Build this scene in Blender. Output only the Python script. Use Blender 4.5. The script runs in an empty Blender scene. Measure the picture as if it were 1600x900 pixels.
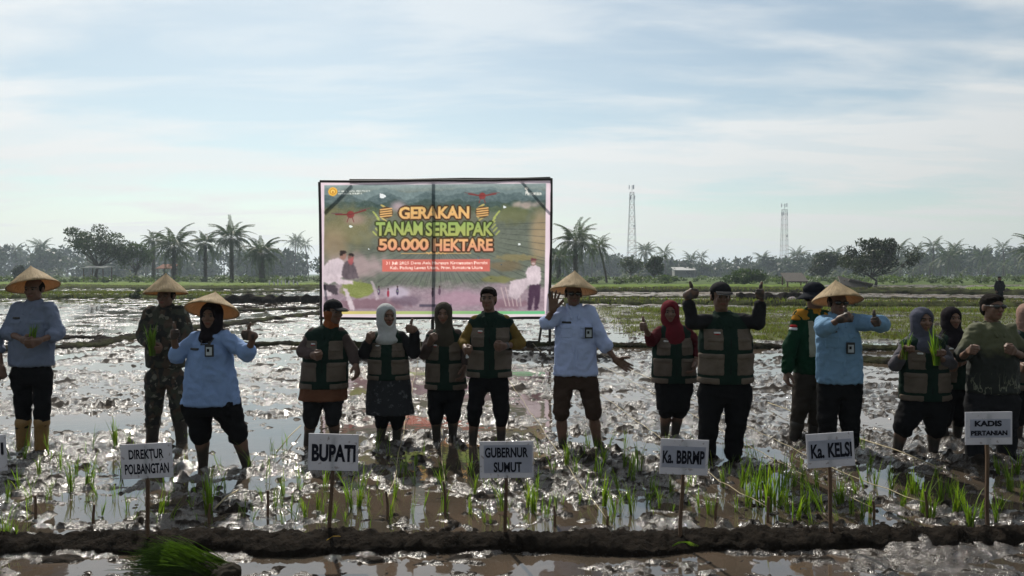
import bpy, math, random
import numpy as np
from mathutils import Vector, Matrix

R = math.radians
random.seed(7)
rng = np.random.default_rng(7)
SC = bpy.context.scene
COL = SC.collection

# ------------------------------------------------------------------ camera
FPX, CAM_H, HORIZON = 1164.0, 1.72, 428.0
PITCH = math.atan((450.0 - HORIZON) / FPX)
cam_data = bpy.data.cameras.new('camera')
cam_data.sensor_width = 36.0
cam_data.lens = 36.0 * FPX / 1600.0
cam_data.clip_start, cam_data.clip_end = 0.1, 6000.0
cam = bpy.data.objects.new('camera', cam_data)
COL.objects.link(cam)
cam.location = (0, 0, CAM_H)
cam.rotation_euler = (R(90) - PITCH, 0, 0)
SC.camera = cam

# ------------------------------------------------------------------ sky, sun, exposure
SUN_AZ, SUN_EL = R(-17.6), R(42.0)          # azimuth from +Y towards +X
world = bpy.data.worlds.new('World')
SC.world = world
world.use_nodes = True
wn, wl = world.node_tree.nodes, world.node_tree.links
wn.clear()
w_out = wn.new('ShaderNodeOutputWorld')
w_bg = wn.new('ShaderNodeBackground')
w_bg.inputs['Strength'].default_value = 0.10
sky = wn.new('ShaderNodeTexSky')
sky.sky_type = 'NISHITA'
sky.sun_disc = False
sky.sun_elevation = SUN_EL
sky.sun_rotation = SUN_AZ
sky.air_density, sky.dust_density, sky.ozone_density = 1.0, .7, 1.0
tc = wn.new('ShaderNodeTexCoord')
sep = wn.new('ShaderNodeSeparateXYZ')
wl.new(tc.outputs['Generated'], sep.inputs[0])


def wmath(op, a, b=None, clamp=False):
    n = wn.new('ShaderNodeMath')
    n.operation = op
    n.use_clamp = clamp
    for i, v in enumerate((a, b)):
        if v is None:
            continue
        if isinstance(v, (int, float)):
            n.inputs[i].default_value = v
        else:
            wl.new(v, n.inputs[i])
    return n.outputs[0]


zc = wmath('MAXIMUM', sep.outputs['Z'], 0.0)
den = wmath('ADD', zc, 0.10)
pu = wmath('DIVIDE', sep.outputs['X'], den)
pv = wmath('DIVIDE', sep.outputs['Y'], den)
comb = wn.new('ShaderNodeCombineXYZ')
wl.new(pu, comb.inputs[0]); wl.new(pv, comb.inputs[1])


def cloud_noise(scale, stretch, rot, detail, off):
    mp = wn.new('ShaderNodeMapping')
    mp.inputs['Scale'].default_value = (scale * stretch, scale, 1)
    mp.inputs['Rotation'].default_value = (0, 0, rot)
    mp.inputs['Location'].default_value = off
    wl.new(comb.outputs[0], mp.inputs[0])
    n = wn.new('ShaderNodeTexNoise')
    n.inputs['Scale'].default_value = 1.0
    n.inputs['Detail'].default_value = detail
    n.inputs['Roughness'].default_value = 0.55
    n.inputs['Distortion'].default_value = 0.35
    wl.new(mp.outputs[0], n.inputs['Vector'])
    return n.outputs['Fac']


def wramp(v, a, b):
    n = wn.new('ShaderNodeMapRange')
    n.interpolation_type = 'SMOOTHSTEP'
    n.inputs['From Min'].default_value = a
    n.inputs['From Max'].default_value = b
    wl.new(v, n.inputs['Value'])
    return n.outputs[0]


c1 = wramp(cloud_noise(0.75, 0.62, R(14), 6.0, (3.1, 1.7, 0)), 0.42, 0.57)     # broad cirrus veil
c2 = wramp(cloud_noise(2.3, 0.35, R(20), 7.0, (7.4, 2.2, 0)), 0.42, 0.66)      # finer streaks
c3 = wmath('MULTIPLY', c2, 0.55)
cov = wmath('ADD', wmath('MULTIPLY', c1, 0.72), c3, clamp=True)
cov = wmath('ADD', wmath('MULTIPLY', cov, 0.78), 0.16, clamp=True)
# haze layer close to the horizon, all the way round
hz = wramp(sep.outputs['Z'], 0.13, 0.0)
cov = wmath('MAXIMUM', cov, wmath('MULTIPLY', hz, 0.85))
mixc = wn.new('ShaderNodeMix')
mixc.data_type = 'RGBA'
wl.new(cov, mixc.inputs['Factor'])
tint = wn.new('ShaderNodeMix'); tint.data_type = 'RGBA'; tint.blend_type = 'MULTIPLY'
tint.inputs['Factor'].default_value = 1.0
wl.new(sky.outputs[0], tint.inputs['A'])
tint.inputs['B'].default_value = (.90, .96, .88, 1)
wl.new(tint.outputs['Result'], mixc.inputs['A'])
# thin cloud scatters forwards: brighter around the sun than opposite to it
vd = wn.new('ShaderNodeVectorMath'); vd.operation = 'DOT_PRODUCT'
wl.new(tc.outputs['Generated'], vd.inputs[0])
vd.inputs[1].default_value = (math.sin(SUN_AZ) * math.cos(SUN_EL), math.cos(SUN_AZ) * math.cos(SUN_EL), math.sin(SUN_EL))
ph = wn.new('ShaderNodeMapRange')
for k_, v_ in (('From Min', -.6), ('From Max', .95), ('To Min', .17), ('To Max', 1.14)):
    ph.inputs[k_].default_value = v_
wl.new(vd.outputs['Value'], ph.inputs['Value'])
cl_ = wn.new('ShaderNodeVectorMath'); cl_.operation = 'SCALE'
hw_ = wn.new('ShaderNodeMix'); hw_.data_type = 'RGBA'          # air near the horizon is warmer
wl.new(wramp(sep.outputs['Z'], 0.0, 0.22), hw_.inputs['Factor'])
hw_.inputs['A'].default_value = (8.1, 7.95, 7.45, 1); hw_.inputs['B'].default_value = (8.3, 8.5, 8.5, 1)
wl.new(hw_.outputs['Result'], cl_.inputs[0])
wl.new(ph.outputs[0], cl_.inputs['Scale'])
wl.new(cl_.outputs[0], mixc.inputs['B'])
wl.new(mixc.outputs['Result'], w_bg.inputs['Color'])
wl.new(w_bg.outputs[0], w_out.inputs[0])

sun_data = bpy.data.lights.new('sun', 'SUN')
sun_data.energy = 5.0
sun_data.angle = R(0.6)
sun_data.color = (1.0, 0.94, 0.84)
sun = bpy.data.objects.new('sun', sun_data)
COL.objects.link(sun)
sun_dir = Vector((math.sin(SUN_AZ) * math.cos(SUN_EL), math.cos(SUN_AZ) * math.cos(SUN_EL), math.sin(SUN_EL)))
sun.rotation_euler = sun_dir.to_track_quat('Z', 'Y').to_euler()
sun.location = sun_dir * 60

SC.view_settings.view_transform = 'Standard'
SC.view_settings.look = 'None'
SC.view_settings.exposure = 0.0
SC.view_settings.gamma = 1.0
SC.view_settings.use_curve_mapping = False
SC.render.engine = 'CYCLES'
SC.cycles.use_denoising = True
SC.cycles.max_bounces = 6
SC.cycles.diffuse_bounces = 3
SC.cycles.glossy_bounces = 3
SC.cycles.transparent_max_bounces = 8
SC.cycles.volume_bounces = 0
SC.cycles.sample_clamp_indirect = 4.0


# ------------------------------------------------------------------ pixel <-> place
def ray(u, v):
    cx, cy = (u - 800.0) / FPX, (450.0 - v) / FPX
    c, s = math.cos(PITCH), math.sin(PITCH)
    return np.array((cx, c + cy * s, cy * c - s))


def P(u, v, D):
    d = ray(u, v)
    return np.array((0, 0, CAM_H)) + d * (D / d[1])


def G(u, v, z=0.0):
    d = ray(u, v)
    return np.array((0, 0, CAM_H)) + d * ((z - CAM_H) / d[2])


# ------------------------------------------------------------------ numpy noise
_perm = np.random.default_rng(3).permutation(4096).astype(np.int64)
_grad = np.random.default_rng(5).normal(size=(4096, 3)).astype(np.float32)
_grad /= np.linalg.norm(_grad, axis=1)[:, None]


def _h(ix, iy, iz):
    return _perm[(_perm[(_perm[ix & 4095] + iy) & 4095] + iz) & 4095]


def noise3(x, y, z):
    x, y, z = (np.asarray(a, dtype=np.float32) for a in np.broadcast_arrays(x, y, z))
    ix, iy, iz = (np.floor(a).astype(np.int64) for a in (x, y, z))
    fx, fy, fz = x - ix, y - iy, z - iz
    u, v, w = (f * f * f * (f * (f * 6 - 15) + 10) for f in (fx, fy, fz))

    def g(dx, dy, dz):
        gr = _grad[_h(ix + dx, iy + dy, iz + dz)]
        return gr[..., 0] * (fx - dx) + gr[..., 1] * (fy - dy) + gr[..., 2] * (fz - dz)
    l = lambda a, b, t: a + (b - a) * t
    x00 = l(g(0, 0, 0), g(1, 0, 0), u); x10 = l(g(0, 1, 0), g(1, 1, 0), u)
    x01 = l(g(0, 0, 1), g(1, 0, 1), u); x11 = l(g(0, 1, 1), g(1, 1, 1), u)
    return l(l(x00, x10, v), l(x01, x11, v), w)


def noise2(x, y):
    x, y = (np.asarray(a, dtype=np.float32) for a in np.broadcast_arrays(x, y))
    ix, iy = np.floor(x).astype(np.int64), np.floor(y).astype(np.int64)
    fx, fy = x - ix, y - iy
    u, v = (f * f * f * (f * (f * 6 - 15) + 10) for f in (fx, fy))

    def g(dx, dy):
        gr = _grad[_h(ix + dx, iy + dy, 0 * ix)]
        return gr[..., 0] * (fx - dx) + gr[..., 1] * (fy - dy)
    l = lambda a, b, t: a + (b - a) * t
    return 1.4 * l(l(g(0, 0), g(1, 0), u), l(g(0, 1), g(1, 1), u), v)


def sstep(a, b, x):
    t = np.clip((x - a) / (b - a), 0, 1)
    return t * t * (3 - 2 * t)


# ------------------------------------------------------------------ meshes and materials
def new_mesh(name, verts, faces, cols=None, smooth=True, mats=(), mat_idx=None):
    me = bpy.data.meshes.new(name)
    verts = np.asarray(verts, dtype=np.float32).reshape(-1, 3)
    if isinstance(faces, np.ndarray):
        n, k = faces.shape
        me.vertices.add(len(verts)); me.vertices.foreach_set('co', verts.ravel())
        me.loops.add(n * k); me.loops.foreach_set('vertex_index', faces.astype(np.int32).ravel())
        me.polygons.add(n)
        me.polygons.foreach_set('loop_start', np.arange(0, n * k, k, dtype=np.int32))
        me.polygons.foreach_set('loop_total', np.full(n, k, dtype=np.int32))
    else:
        me.from_pydata([tuple(v) for v in verts.tolist()], [], [tuple(f) for f in faces])
    me.update(calc_edges=True)
    if smooth:
        me.polygons.foreach_set('use_smooth', np.ones(len(me.polygons), dtype=bool))
    if cols is not None:
        cols = np.asarray(cols, dtype=np.float32)
        if cols.shape[1] == 3:
            cols = np.concatenate([cols, np.ones((len(cols), 1), np.float32)], 1)
        a = me.color_attributes.new('Col', 'FLOAT_COLOR', 'POINT')
        a.data.foreach_set('color', cols.ravel())
    for m in mats:
        me.materials.append(m)
    if mat_idx is not None:
        me.polygons.foreach_set('material_index', np.asarray(mat_idx, dtype=np.int32))
    me.validate()
    return me


def link(name, me, parent=None, loc=(0, 0, 0), mat=None, kind=None, label=None, category=None, group=None, rot=None):
    o = bpy.data.objects.new(name, me)
    COL.objects.link(o)
    o.location = tuple(float(c) for c in loc)
    if rot is not None:
        o.rotation_euler = rot
    if parent is not None:
        o.parent = parent
    if mat is not None and me is not None and len(me.materials) == 0:
        me.materials.append(mat)
    if kind: o['kind'] = kind
    if label: o['label'] = label
    if category: o['category'] = category
    if group: o['group'] = group
    return o


class MB:
    """collects simple solids into one mesh"""
    def __init__(self):
        self.v, self.f, self.n = [], [], 0

    def add(self, v, f):
        v = np.asarray(v, dtype=float).reshape(-1, 3)
        self.v.append(v)
        self.f += [tuple(int(i) + self.n for i in q) for q in f]
        self.n += len(v)

    def box(self, c, s, rot=None):
        v = np.array([(x, y, z) for x in (-.5, .5) for y in (-.5, .5) for z in (-.5, .5)]) * np.asarray(s)
        if rot is not None:
            v = v @ np.asarray(rot.to_3x3()).T
        self.add(v + np.asarray(c), [(0, 1, 3, 2), (4, 6, 7, 5), (0, 4, 5, 1), (2, 3, 7, 6), (0, 2, 6, 4), (1, 5, 7, 3)])

    def tube(self, pts, radii, seg=8, cap=True):
        pts = np.asarray(pts, dtype=float)
        n = len(pts)
        if np.isscalar(radii):
            radii = [radii] * n
        t = np.gradient(pts, axis=0)
        t /= np.linalg.norm(t, axis=1)[:, None] + 1e-9
        ref = np.array((0, 0, 1.0)) if abs(t[0][2]) < .9 else np.array((1.0, 0, 0))
        rings = []
        a = np.linspace(0, 2 * math.pi, seg, endpoint=False)
        for i in range(n):
            b = np.cross(t[i], ref); b /= np.linalg.norm(b) + 1e-9
            c = np.cross(b, t[i])
            ref = c
            rings.append(pts[i] + radii[i] * (np.cos(a)[:, None] * b + np.sin(a)[:, None] * c))
        f = []
        for i in range(n - 1):
            for j in range(seg):
                k = (j + 1) % seg
                f.append((i * seg + j, i * seg + k, (i + 1) * seg + k, (i + 1) * seg + j))
        if cap:
            f.append(tuple(range(seg))[::-1])
            f.append(tuple((n - 1) * seg + j for j in range(seg)))
        self.add(np.concatenate(rings), f)

    def mesh(self, name, smooth=False, mats=()):
        return new_mesh(name, np.concatenate(self.v), self.f, smooth=smooth, mats=mats)


MATS = {}


class NT:
    def __init__(self, name):
        self.m = bpy.data.materials.new(name)
        self.m.use_nodes = True
        self.n, self.l = self.m.node_tree.nodes, self.m.node_tree.links
        self.b = self.n['Principled BSDF']
        self.out = self.n['Material Output']

    def node(self, t, **kw):
        n = self.n.new(t)
        for k, v in kw.items():
            setattr(n, k, v)
        return n

    def put(self, sock, v):
        if isinstance(v, bpy.types.NodeSocket):
            self.l.new(v, sock)
        else:
            sock.default_value = v

    def coord(self, which='Object'):
        return self.node('ShaderNodeTexCoord').outputs[which]

    def noise(self, scale, detail=4, rough=0.55, vec=None, stretch=None):
        n = self.node('ShaderNodeTexNoise')
        n.inputs['Scale'].default_value = scale
        n.inputs['Detail'].default_value = detail
        n.inputs['Roughness'].default_value = rough
        v = vec if vec is not None else self.coord()
        if stretch:
            mp = self.node('ShaderNodeMapping')
            mp.inputs['Scale'].default_value = stretch
            self.l.new(v, mp.inputs[0])
            v = mp.outputs[0]
        self.l.new(v, n.inputs['Vector'])
        return n.outputs['Fac']

    def rng(self, v, a, b, c, d):
        n = self.node('ShaderNodeMapRange')
        for k, x in (('From Min', a), ('From Max', b), ('To Min', c), ('To Max', d)):
            n.inputs[k].default_value = x
        self.l.new(v, n.inputs['Value'])
        return n.outputs[0]

    def mix(self, f, a, b, mode='MIX'):
        n = self.node('ShaderNodeMix', data_type='RGBA', blend_type=mode)
        for s, v in (('Factor', f), ('A', a), ('B', b)):
            if isinstance(v, tuple) and len(v) == 3:
                v = v + (1.0,)
            self.put(n.inputs[s], v)
        return n.outputs['Result']

    def attr(self, name='Col'):
        return self.node('ShaderNodeAttribute', attribute_name=name).outputs

    def bump(self, h, dist, strength=1.0):
        n = self.node('ShaderNodeBump')
        n.inputs['Distance'].default_value = dist
        n.inputs['Strength'].default_value = strength
        self.l.new(h, n.inputs['Height'])
        self.l.new(n.outputs[0], self.b.inputs['Normal'])
        return n.outputs[0]

    def base(self, c):
        if isinstance(c, tuple) and len(c) == 3:
            c = c + (1.0,)
        self.put(self.b.inputs['Base Color'], c)

    def rough(self, v):
        self.put(self.b.inputs['Roughness'], v)

    def translucent(self, col, fac):
        t = self.node('ShaderNodeBsdfTranslucent')
        if isinstance(col, tuple) and len(col) == 3:
            col = col + (1.0,)
        self.put(t.inputs['Color'], col)
        mx = self.node('ShaderNodeMixShader')
        mx.inputs[0].default_value = fac
        self.l.new(self.b.outputs[0], mx.inputs[1])
        self.l.new(t.outputs[0], mx.inputs[2])
        self.l.new(mx.outputs[0], self.out.inputs['Surface'])
        return mx


def cloth(name, col, var=0.25, rough=0.9, weave=True, spec=0.06):
    """woven cloth: base colour with soft blotches and fine relief"""
    if name in MATS:
        return MATS[name]
    t = NT(name)
    f = t.noise(7.0, 5)
    dk = tuple(c * (1 - var) for c in col)
    lt = tuple(min(1, c * (1 + var)) for c in col)
    t.base(t.mix(t.rng(f, .3, .7, 0, 1), dk, lt))
    t.rough(rough)
    t.b.inputs['Specular IOR Level'].default_value = spec
    h = t.noise(26.0, 4, .6)
    t.bump(h, 0.012, 0.7)
    MATS[name] = t.m
    return t.m
# ------------------------------------------------------------------ terrain materials
t = NT('wet_mud')
f1 = t.noise(1.6, 5)
f2 = t.noise(20.0, 3, .55)
f3 = t.noise(115.0, 2, .5)
veg = t.attr('Col')['Color']
sepc = t.node('ShaderNodeSeparateColor')
t.l.new(veg, sepc.inputs[0])
mudc = t.mix(t.rng(f1, .35, .65, 0, 1), (0.026, 0.019, 0.013), (0.056, 0.041, 0.029))
mudc = t.mix(t.rng(f2, .45, .75, 0, .4), mudc, (0.060, 0.048, 0.038))
weed = t.mix(t.rng(t.noise(3.0, 6, .65), .35, .65, 0, 1), (0.060, 0.055, 0.026), (0.105, 0.125, 0.035))
straw = t.mix(t.rng(t.noise(1.3, 6, .65), .4, .6, 0, 1), (0.085, 0.062, 0.045), (0.17, 0.13, 0.085))
grd = t.mix(sepc.outputs['Red'], mudc, weed)
grd = t.mix(sepc.outputs['Green'], grd, straw)
grd = t.mix(sepc.outputs['Blue'], grd, t.mix(t.rng(f2, .35, .65, 0, 1), (.012, .010, .008), (.030, .023, .018)))
t.base(grd)
wet = t.rng(f1, .35, .7, .09, .25)
dry = t.node('ShaderNodeMath', operation='MAXIMUM')
dry0 = t.node('ShaderNodeMath', operation='MAXIMUM')
t.l.new(sepc.outputs['Red'], dry0.inputs[0]); t.l.new(sepc.outputs['Green'], dry0.inputs[1])
t.l.new(dry0.outputs[0], dry.inputs[0]); t.l.new(sepc.outputs['Blue'], dry.inputs[1])
mr = t.node('ShaderNodeMix', data_type='FLOAT')
t.l.new(dry.outputs[0], mr.inputs['Factor']); t.l.new(wet, mr.inputs['A']); mr.inputs['B'].default_value = .85
t.rough(mr.outputs['Result'])
ad = t.node('ShaderNodeMath', operation='MULTIPLY_ADD')
t.l.new(f3, ad.inputs[0]); ad.inputs[1].default_value = .5; t.l.new(f2, ad.inputs[2])
t.bump(ad.outputs[0], 0.022, .9)
t.b.inputs['IOR'].default_value = 1.75
spx = t.node('ShaderNodeMapRange')
spx.inputs['To Min'].default_value, spx.inputs['To Max'].default_value = .5, .03
t.l.new(dry.outputs[0], spx.inputs['Value'])
t.l.new(spx.outputs[0], t.b.inputs['Specular IOR Level'])
MUD = t.m

t = NT('paddy_water')
t.base(t.mix(t.rng(t.noise(.9, 4), .4, .65, 0, 1), (0.055, 0.045, 0.034), (0.10, 0.072, 0.052)))
t.rough(.035)
t.b.inputs['IOR'].default_value = 2.1
t.bump(t.noise(5.0, 2, .5), 0.006, .25)
WATER = t.m

t = NT('bund_soil')
f2 = t.noise(13.0, 7, .65)
gr = t.attr('Col')['Color']
sepc = t.node('ShaderNodeSeparateColor')
t.l.new(gr, sepc.inputs[0])
sc = t.mix(t.rng(f2, .35, .65, 0, 1), (0.008, 0.0065, 0.005), (0.022, 0.017, 0.013))
gc = t.mix(t.rng(t.noise(5, 6, .65), .35, .65, 0, 1), (0.055, 0.06, 0.02), (0.11, 0.14, 0.035))
t.base(t.mix(sepc.outputs['Red'], sc, gc))
t.rough(.95)
t.b.inputs['Specular IOR Level'].default_value = .05
t.bump(f2, .06, 1.0)
SOIL = t.m

t = NT('far_ground')
t.b.inputs['Specular IOR Level'].default_value = .03
f = t.noise(.05, 6, .6, stretch=(1, 3, 1))
t.base(t.mix(t.rng(f, .38, .62, 0, 1), (0.05, 0.075, 0.026), (0.10, 0.135, 0.042)))
t.rough(.9)
FARG = t.m


def ground_mix(x, y):
    """weed cover, stubble cover, water depth offset over the mid and far field"""
    d = y
    right = sstep(2.6, 4.2, x - (d - 18.2) * 0.02)
    weeds = sstep(18.6, 19.4, d) * (1 - sstep(36.0, 40.0, d)) * right
    # pond of open mud behind the bund, between banner and the weeds
    edge = 2.2 + (d - 18) * 0.05 + noise2(x * .5, d * .5)
    weeds *= sstep(edge - .4, edge + .8, x) * sstep(19.5, 22.5, d + np.clip(x - 4.0, 0, 2.2) * 1.5)
    weeds *= sstep(-.55, .05, noise2(x * .55 + 9, d * .8) + .4 * noise2(x * 2.2, d * 2.2))
    stub = sstep(38.0, 42.0, d) * sstep(1.0, 4.0, x) * (.6 + .4 * noise2(x * .15, d * .25))
    return weeds, np.clip(stub, 0, 1)


def mud_height(x, y):
    d = np.maximum(y, .1)
    at = lambda s: 1.0 / (1.0 + (d * 0.0028 / s) ** 2)        # fade what is finer than the mesh
    wx, wy = x + .08 * noise2(x * 3 + 3, y * 3), y + .08 * noise2(x * 3, y * 3 + 8)
    big = noise2(wx * .55, wy * .75) * .040 + noise2(wx * 1.35 + 5, wy * 1.9) * .042
    mid = (.5 - np.abs(noise2(wx * 4.2, wy * 5.0))) * .050
    clod = noise2(wx * 9.0 + 2, wy * 10.0)
    clod = np.sign(clod) * np.abs(clod) ** .7 * .036
    fine = (.35 - np.abs(noise2(x * 21.0, y * 23.0))) * .020
    finer = noise2(x * 48.0, y * 48.0) * .006
    h = big + mid * at(.12) + clod * at(.06) + fine * at(.03) + finer * at(.015) - .006
    far = noise2(x * .9, y * .35) * .02 + noise2(x * 2.2, y * 1.0) * .02
    h += far * sstep(10, 26, d)
    return h


def clod_field(x, y):
    """drained clods standing proud of the wet film, in patches"""
    d = np.maximum(y, .1)
    at = lambda s: 1.0 / (1.0 + (d * 0.0026 / s) ** 2)
    wx, wy = x + .05 * noise2(x * 6 + 1, y * 6), y + .05 * noise2(x * 6, y * 6 + 4)
    patch = .20 * noise2(x * .8 + 11, y * 1.0) - .03 + .10 * noise2(x * .25, y * .35 + 6)
    c = np.zeros_like(x); m = np.zeros_like(x)
    for f, thr, amp, s in ((4.2, .42, .055, .10), (8.5, .31, .050, .055), (15.0, .29, .036, .030), (27.0, .30, .022, .016)):
        q = sstep(thr - patch, thr + .12 - patch, noise2(wx * f * .8 + f, wy * f * 1.15))
        c = np.maximum(c, q * at(s) * amp / .055); m = np.maximum(m, q * at(s) ** .5)
    for f, thr in ((1.3, .36), (2.6, .30)):                      # longer broken ridges further off
        q = sstep(thr - patch, thr + .12 - patch, noise2(wx * f, wy * f * .8)) * sstep(7, 15, d)
        c = np.maximum(c, q); m = np.maximum(m, q)
    return c, m


ANKLES = [(36, 702), (64, 704), (237, 692), (285, 692), (318, 731), (388, 731), (479, 695), (524, 694), (593, 693), (619, 692), (682, 689), (707, 686), (738, 696), (783, 695), (880, 703), (936, 703), (1038, 684), (1053, 684),
          (1103, 712), (1144, 724), (1239, 694), (1270, 694), (1291, 712), (1329, 712), (1399, 709), (1458, 709), (1494, 690), (1522, 717), (1573, 717)]


def build_field():
    cols = 900
    ang = np.tan(np.linspace(R(-46), R(46), cols))
    d1 = 1.0 / np.linspace(1 / 2.4, 1 / 25.0, 470)
    d2 = 1.0 / np.linspace(1 / 25.0, 1 / 118.0, 100)[1:]
    d = np.concatenate([d1, d2])
    A, Dm = np.meshgrid(ang, d)
    X, Y = A * Dm, Dm
    X = X.ravel(); Y = Y.ravel()
    H = mud_height(X, Y) - .010
    clod, clodm = clod_field(X, Y)
    H = H + clod * (.026 + .016 * noise2(X * 26, Y * 26))
    weeds, stub = ground_mix(X, Y)
    H = H + weeds * .035 + stub * .03
    # smoother flooded strips: a pool left of the boots, one behind the fourth peg, the lower edge
    for u, v, rx, ry, dep in ((170, 660, .9, .55, .035), (440, 690, .75, .6, .05), (640, 668, .95, .22, .04), (600, 800, .45, .3, .03),
                              (380, 640, .6, .5, .02), (850, 640, .5, .5, .035), (330, 690, .5, .4, .025), (690, 775, .35, .5, .03),
                              (150, 800, .35, .3, .03), (1110, 800, .55, .2, .035), (1250, 815, .5, .16, .03), (960, 800, .3, .2, .03),
                              (90, 885, .5, .14, .05), (590, 890, .5, .12, .05), (1000, 872, 1.3, .05, .05), (1230, 890, .35, .15, .05),
                              (830, 890, .35, .12, .045), (1540, 880, .6, .1, .04), (420, 880, .5, .1, .04), (1090, 540, 2.2, 3.0, .02)):
        g = G(u, v)
        q = ((X - g[0]) / rx) ** 2 + ((Y - g[1]) / ry) ** 2
        H -= dep * np.exp(-q * 1.2)
    nr = sstep(4.75, 4.45, Y)
    H = H * (1 - .3 * nr)
    H = H - nr * np.maximum(H - .016, 0) * .75
    rr = np.random.default_rng(44)
    for _ in range(170):                                        # footprints trodden between the rows
        fx, fy = rr.uniform(-7, 7), rr.uniform(4.9, 15)
        a = rr.uniform(-.9, .9)
        k = np.abs(Y - fy) < .4
        ux = (X[k] - fx) * math.cos(a) - (Y[k] - fy) * math.sin(a); uy = (X[k] - fx) * math.sin(a) + (Y[k] - fy) * math.cos(a)
        q = np.sqrt((ux / .075) ** 2 + (uy / .15) ** 2)
        H[k] += -.05 * np.exp(-q ** 4) + .028 * np.exp(-((q - 1.45) / .35) ** 2) * (.6 + .6 * noise2(X[k] * 8, Y[k] * 8))
    for u, v in ANKLES:                                         # mud stirred up round every leg
        g = G(u, v)
        k = (np.abs(Y - g[1]) < .5) & (np.abs(X - g[0]) < .5)
        q = np.hypot(X[k] - g[0], (Y[k] - g[1]) * 1.1)
        H[k] += -.03 * np.exp(-(q / .07) ** 2) + .030 * np.exp(-((q - .15) / .06) ** 2) * (.7 + 1.2 * noise2(X[k] * 7, Y[k] * 7))
    n, m = len(d), cols
    idx = np.arange(n * m).reshape(n, m)
    F = np.stack([idx[:-1, :-1], idx[:-1, 1:], idx[1:, 1:], idx[1:, :-1]], -1).reshape(-1, 4)
    C = np.stack([weeds, stub, sstep(.12, .5, clodm)], 1)
    me = new_mesh('mud_field', np.stack([X, Y, H], 1), F, C, mats=[MUD])
    link('mud_field', me, kind='structure')


build_field()
wv = np.array([(-130, 1.5, 0), (130, 1.5, 0), (130, 119, 0), (-130, 119, 0)])
link('paddy_water', new_mesh('paddy_water', wv, [(0, 1, 2, 3)], mats=[WATER]), kind='structure')
gv = np.array([(-2500, -60, -.3), (2500, -60, -.3), (2500, 116, -.3), (-2500, 116, -.3)])
gv2 = [(-2500, -60, -.3), (2500, -60, -.3), (2500, 114, -.3), (-2500, 114, -.3), (-2500, 118, .12), (2500, 118, .12), (-2500, 3000, .12), (2500, 3000, .12)]
link('ground', new_mesh('ground', gv2, [(0, 1, 2, 3), (3, 2, 5, 4), (4, 5, 7, 6)], smooth=False, mats=[FARG]), kind='structure')


def height_at(x, y):
    return float(mud_height(np.array([x]), np.array([y]))[0])


def bund(pts, width, height, grass=0.0, lump=1.0, seed=0, name='mud_bund', step=.05):
    """a lumpy earth ridge along a ground polyline"""
    pts = [np.array(p[:2]) for p in pts]
    line, acc = [], 0
    for a, b in zip(pts[:-1], pts[1:]):
        k = max(2, int(np.linalg.norm(b - a) / step))
        for i in range(k):
            line.append(a + (b - a) * i / k)
    line.append(pts[-1])
    line = np.array(line)
    for _ in range(max(2, int(.4 / step))):                     # round the corners
        line[1:-1] = (line[:-2] + line[1:-1] * 2 + line[2:]) / 4
    q_ = np.arange(len(line)) * step
    line[:, 1] += min(width * .16, .3) * (noise2(q_ * 1.1 + seed, q_ * 0) + .6 * noise2(q_ * 3.1, q_ * 0 + seed))
    T = np.gradient(line, axis=0); T /= np.linalg.norm(T, axis=1)[:, None]
    N = np.stack([-T[:, 1], T[:, 0]], 1)
    m = 17
    s = np.linspace(-1, 1, m)
    prof = np.clip(1 - np.abs(s) ** 2.4, 0, 1)
    wob = 1 + .45 * noise2(np.arange(len(line)) * step * 1.5, seed * 7.3 + np.zeros(len(line)))
    XY = line[:, None, :] + N[:, None, :] * (s[None, :, None] * width / 2 * wob[:, None, None])
    X, Y = XY[..., 0], XY[..., 1]
    fr = .6 / max(height, .08)
    hz_ = 1 + .60 * noise2(X * 2.3, Y * 2.3 + seed) + .22 * noise2(X * fr + 4, Y * fr)
    Z = prof[None, :] * height * hz_ + lump * (.030 * np.abs(noise2(X * 6 + seed, Y * 6)) + .026 * noise2(X * 13, Y * 13) + .026 * np.abs(noise2(X * 27, Y * 27)) + .018 * noise2(X * 50, Y * 50)) * (prof[None, :] > .05) - .05 * (prof[None, :] < .05)
    idx = np.arange(X.size).reshape(X.shape)
    F = np.stack([idx[:-1, :-1], idx[1:, :-1], idx[1:, 1:], idx[:-1, 1:]], -1).reshape(-1, 4)
    g = np.clip(grass + .5 * noise2(X * 1.7, Y * 1.7) * (grass > 0), 0, 1).ravel()
    me = new_mesh(name, np.stack([X.ravel(), Y.ravel(), Z.ravel()], 1), F, np.stack([g, g, g], 1), mats=[SOIL])
    return link(name, me, kind='structure')


gp = lambda *uv: [G(u, v) for u, v in uv]
bund(gp((-500, 862), (0, 858), (180, 851), (420, 853), (800, 853), (1200, 848), (1600, 843), (2100, 838)), .34, .062, seed=1, step=.018)
bund(gp((380, 541), (520, 540), (700, 541), (860, 541), (1100, 543), (1300, 546), (1600, 549), (1900, 552)), .45, .09, .12, seed=2)
bund(gp((-160, 551), (30, 548), (90, 547), (150, 540), (235, 523), (330, 511), (430, 499), (560, 482)), .5, .10, .10, seed=3)
bund(gp((-200, 533), (20, 531), (150, 530), (175, 534)), .4, .09, seed=4)
bund(gp((1320, 562), (1400, 568), (1480, 574), (1640, 576)), .5, .08, .15, seed=5)
bund(gp((-300, 466), (0, 466), (200, 465), (360, 467), (560, 471)), 1.6, .22, .75, seed=6, step=.25)
bund(gp((355, 473), (450, 473), (505, 472)), 1.0, .40, seed=7, lump=.3, step=.1)
bund(gp((880, 474), (1100, 476), (1300, 478), (1500, 479), (1800, 480)), 1.6, .25, .45, seed=8, step=.15)
bund(gp((1150, 470), (1260, 471), (1300, 470)), 1.0, .42, seed=9, step=.12)
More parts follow.
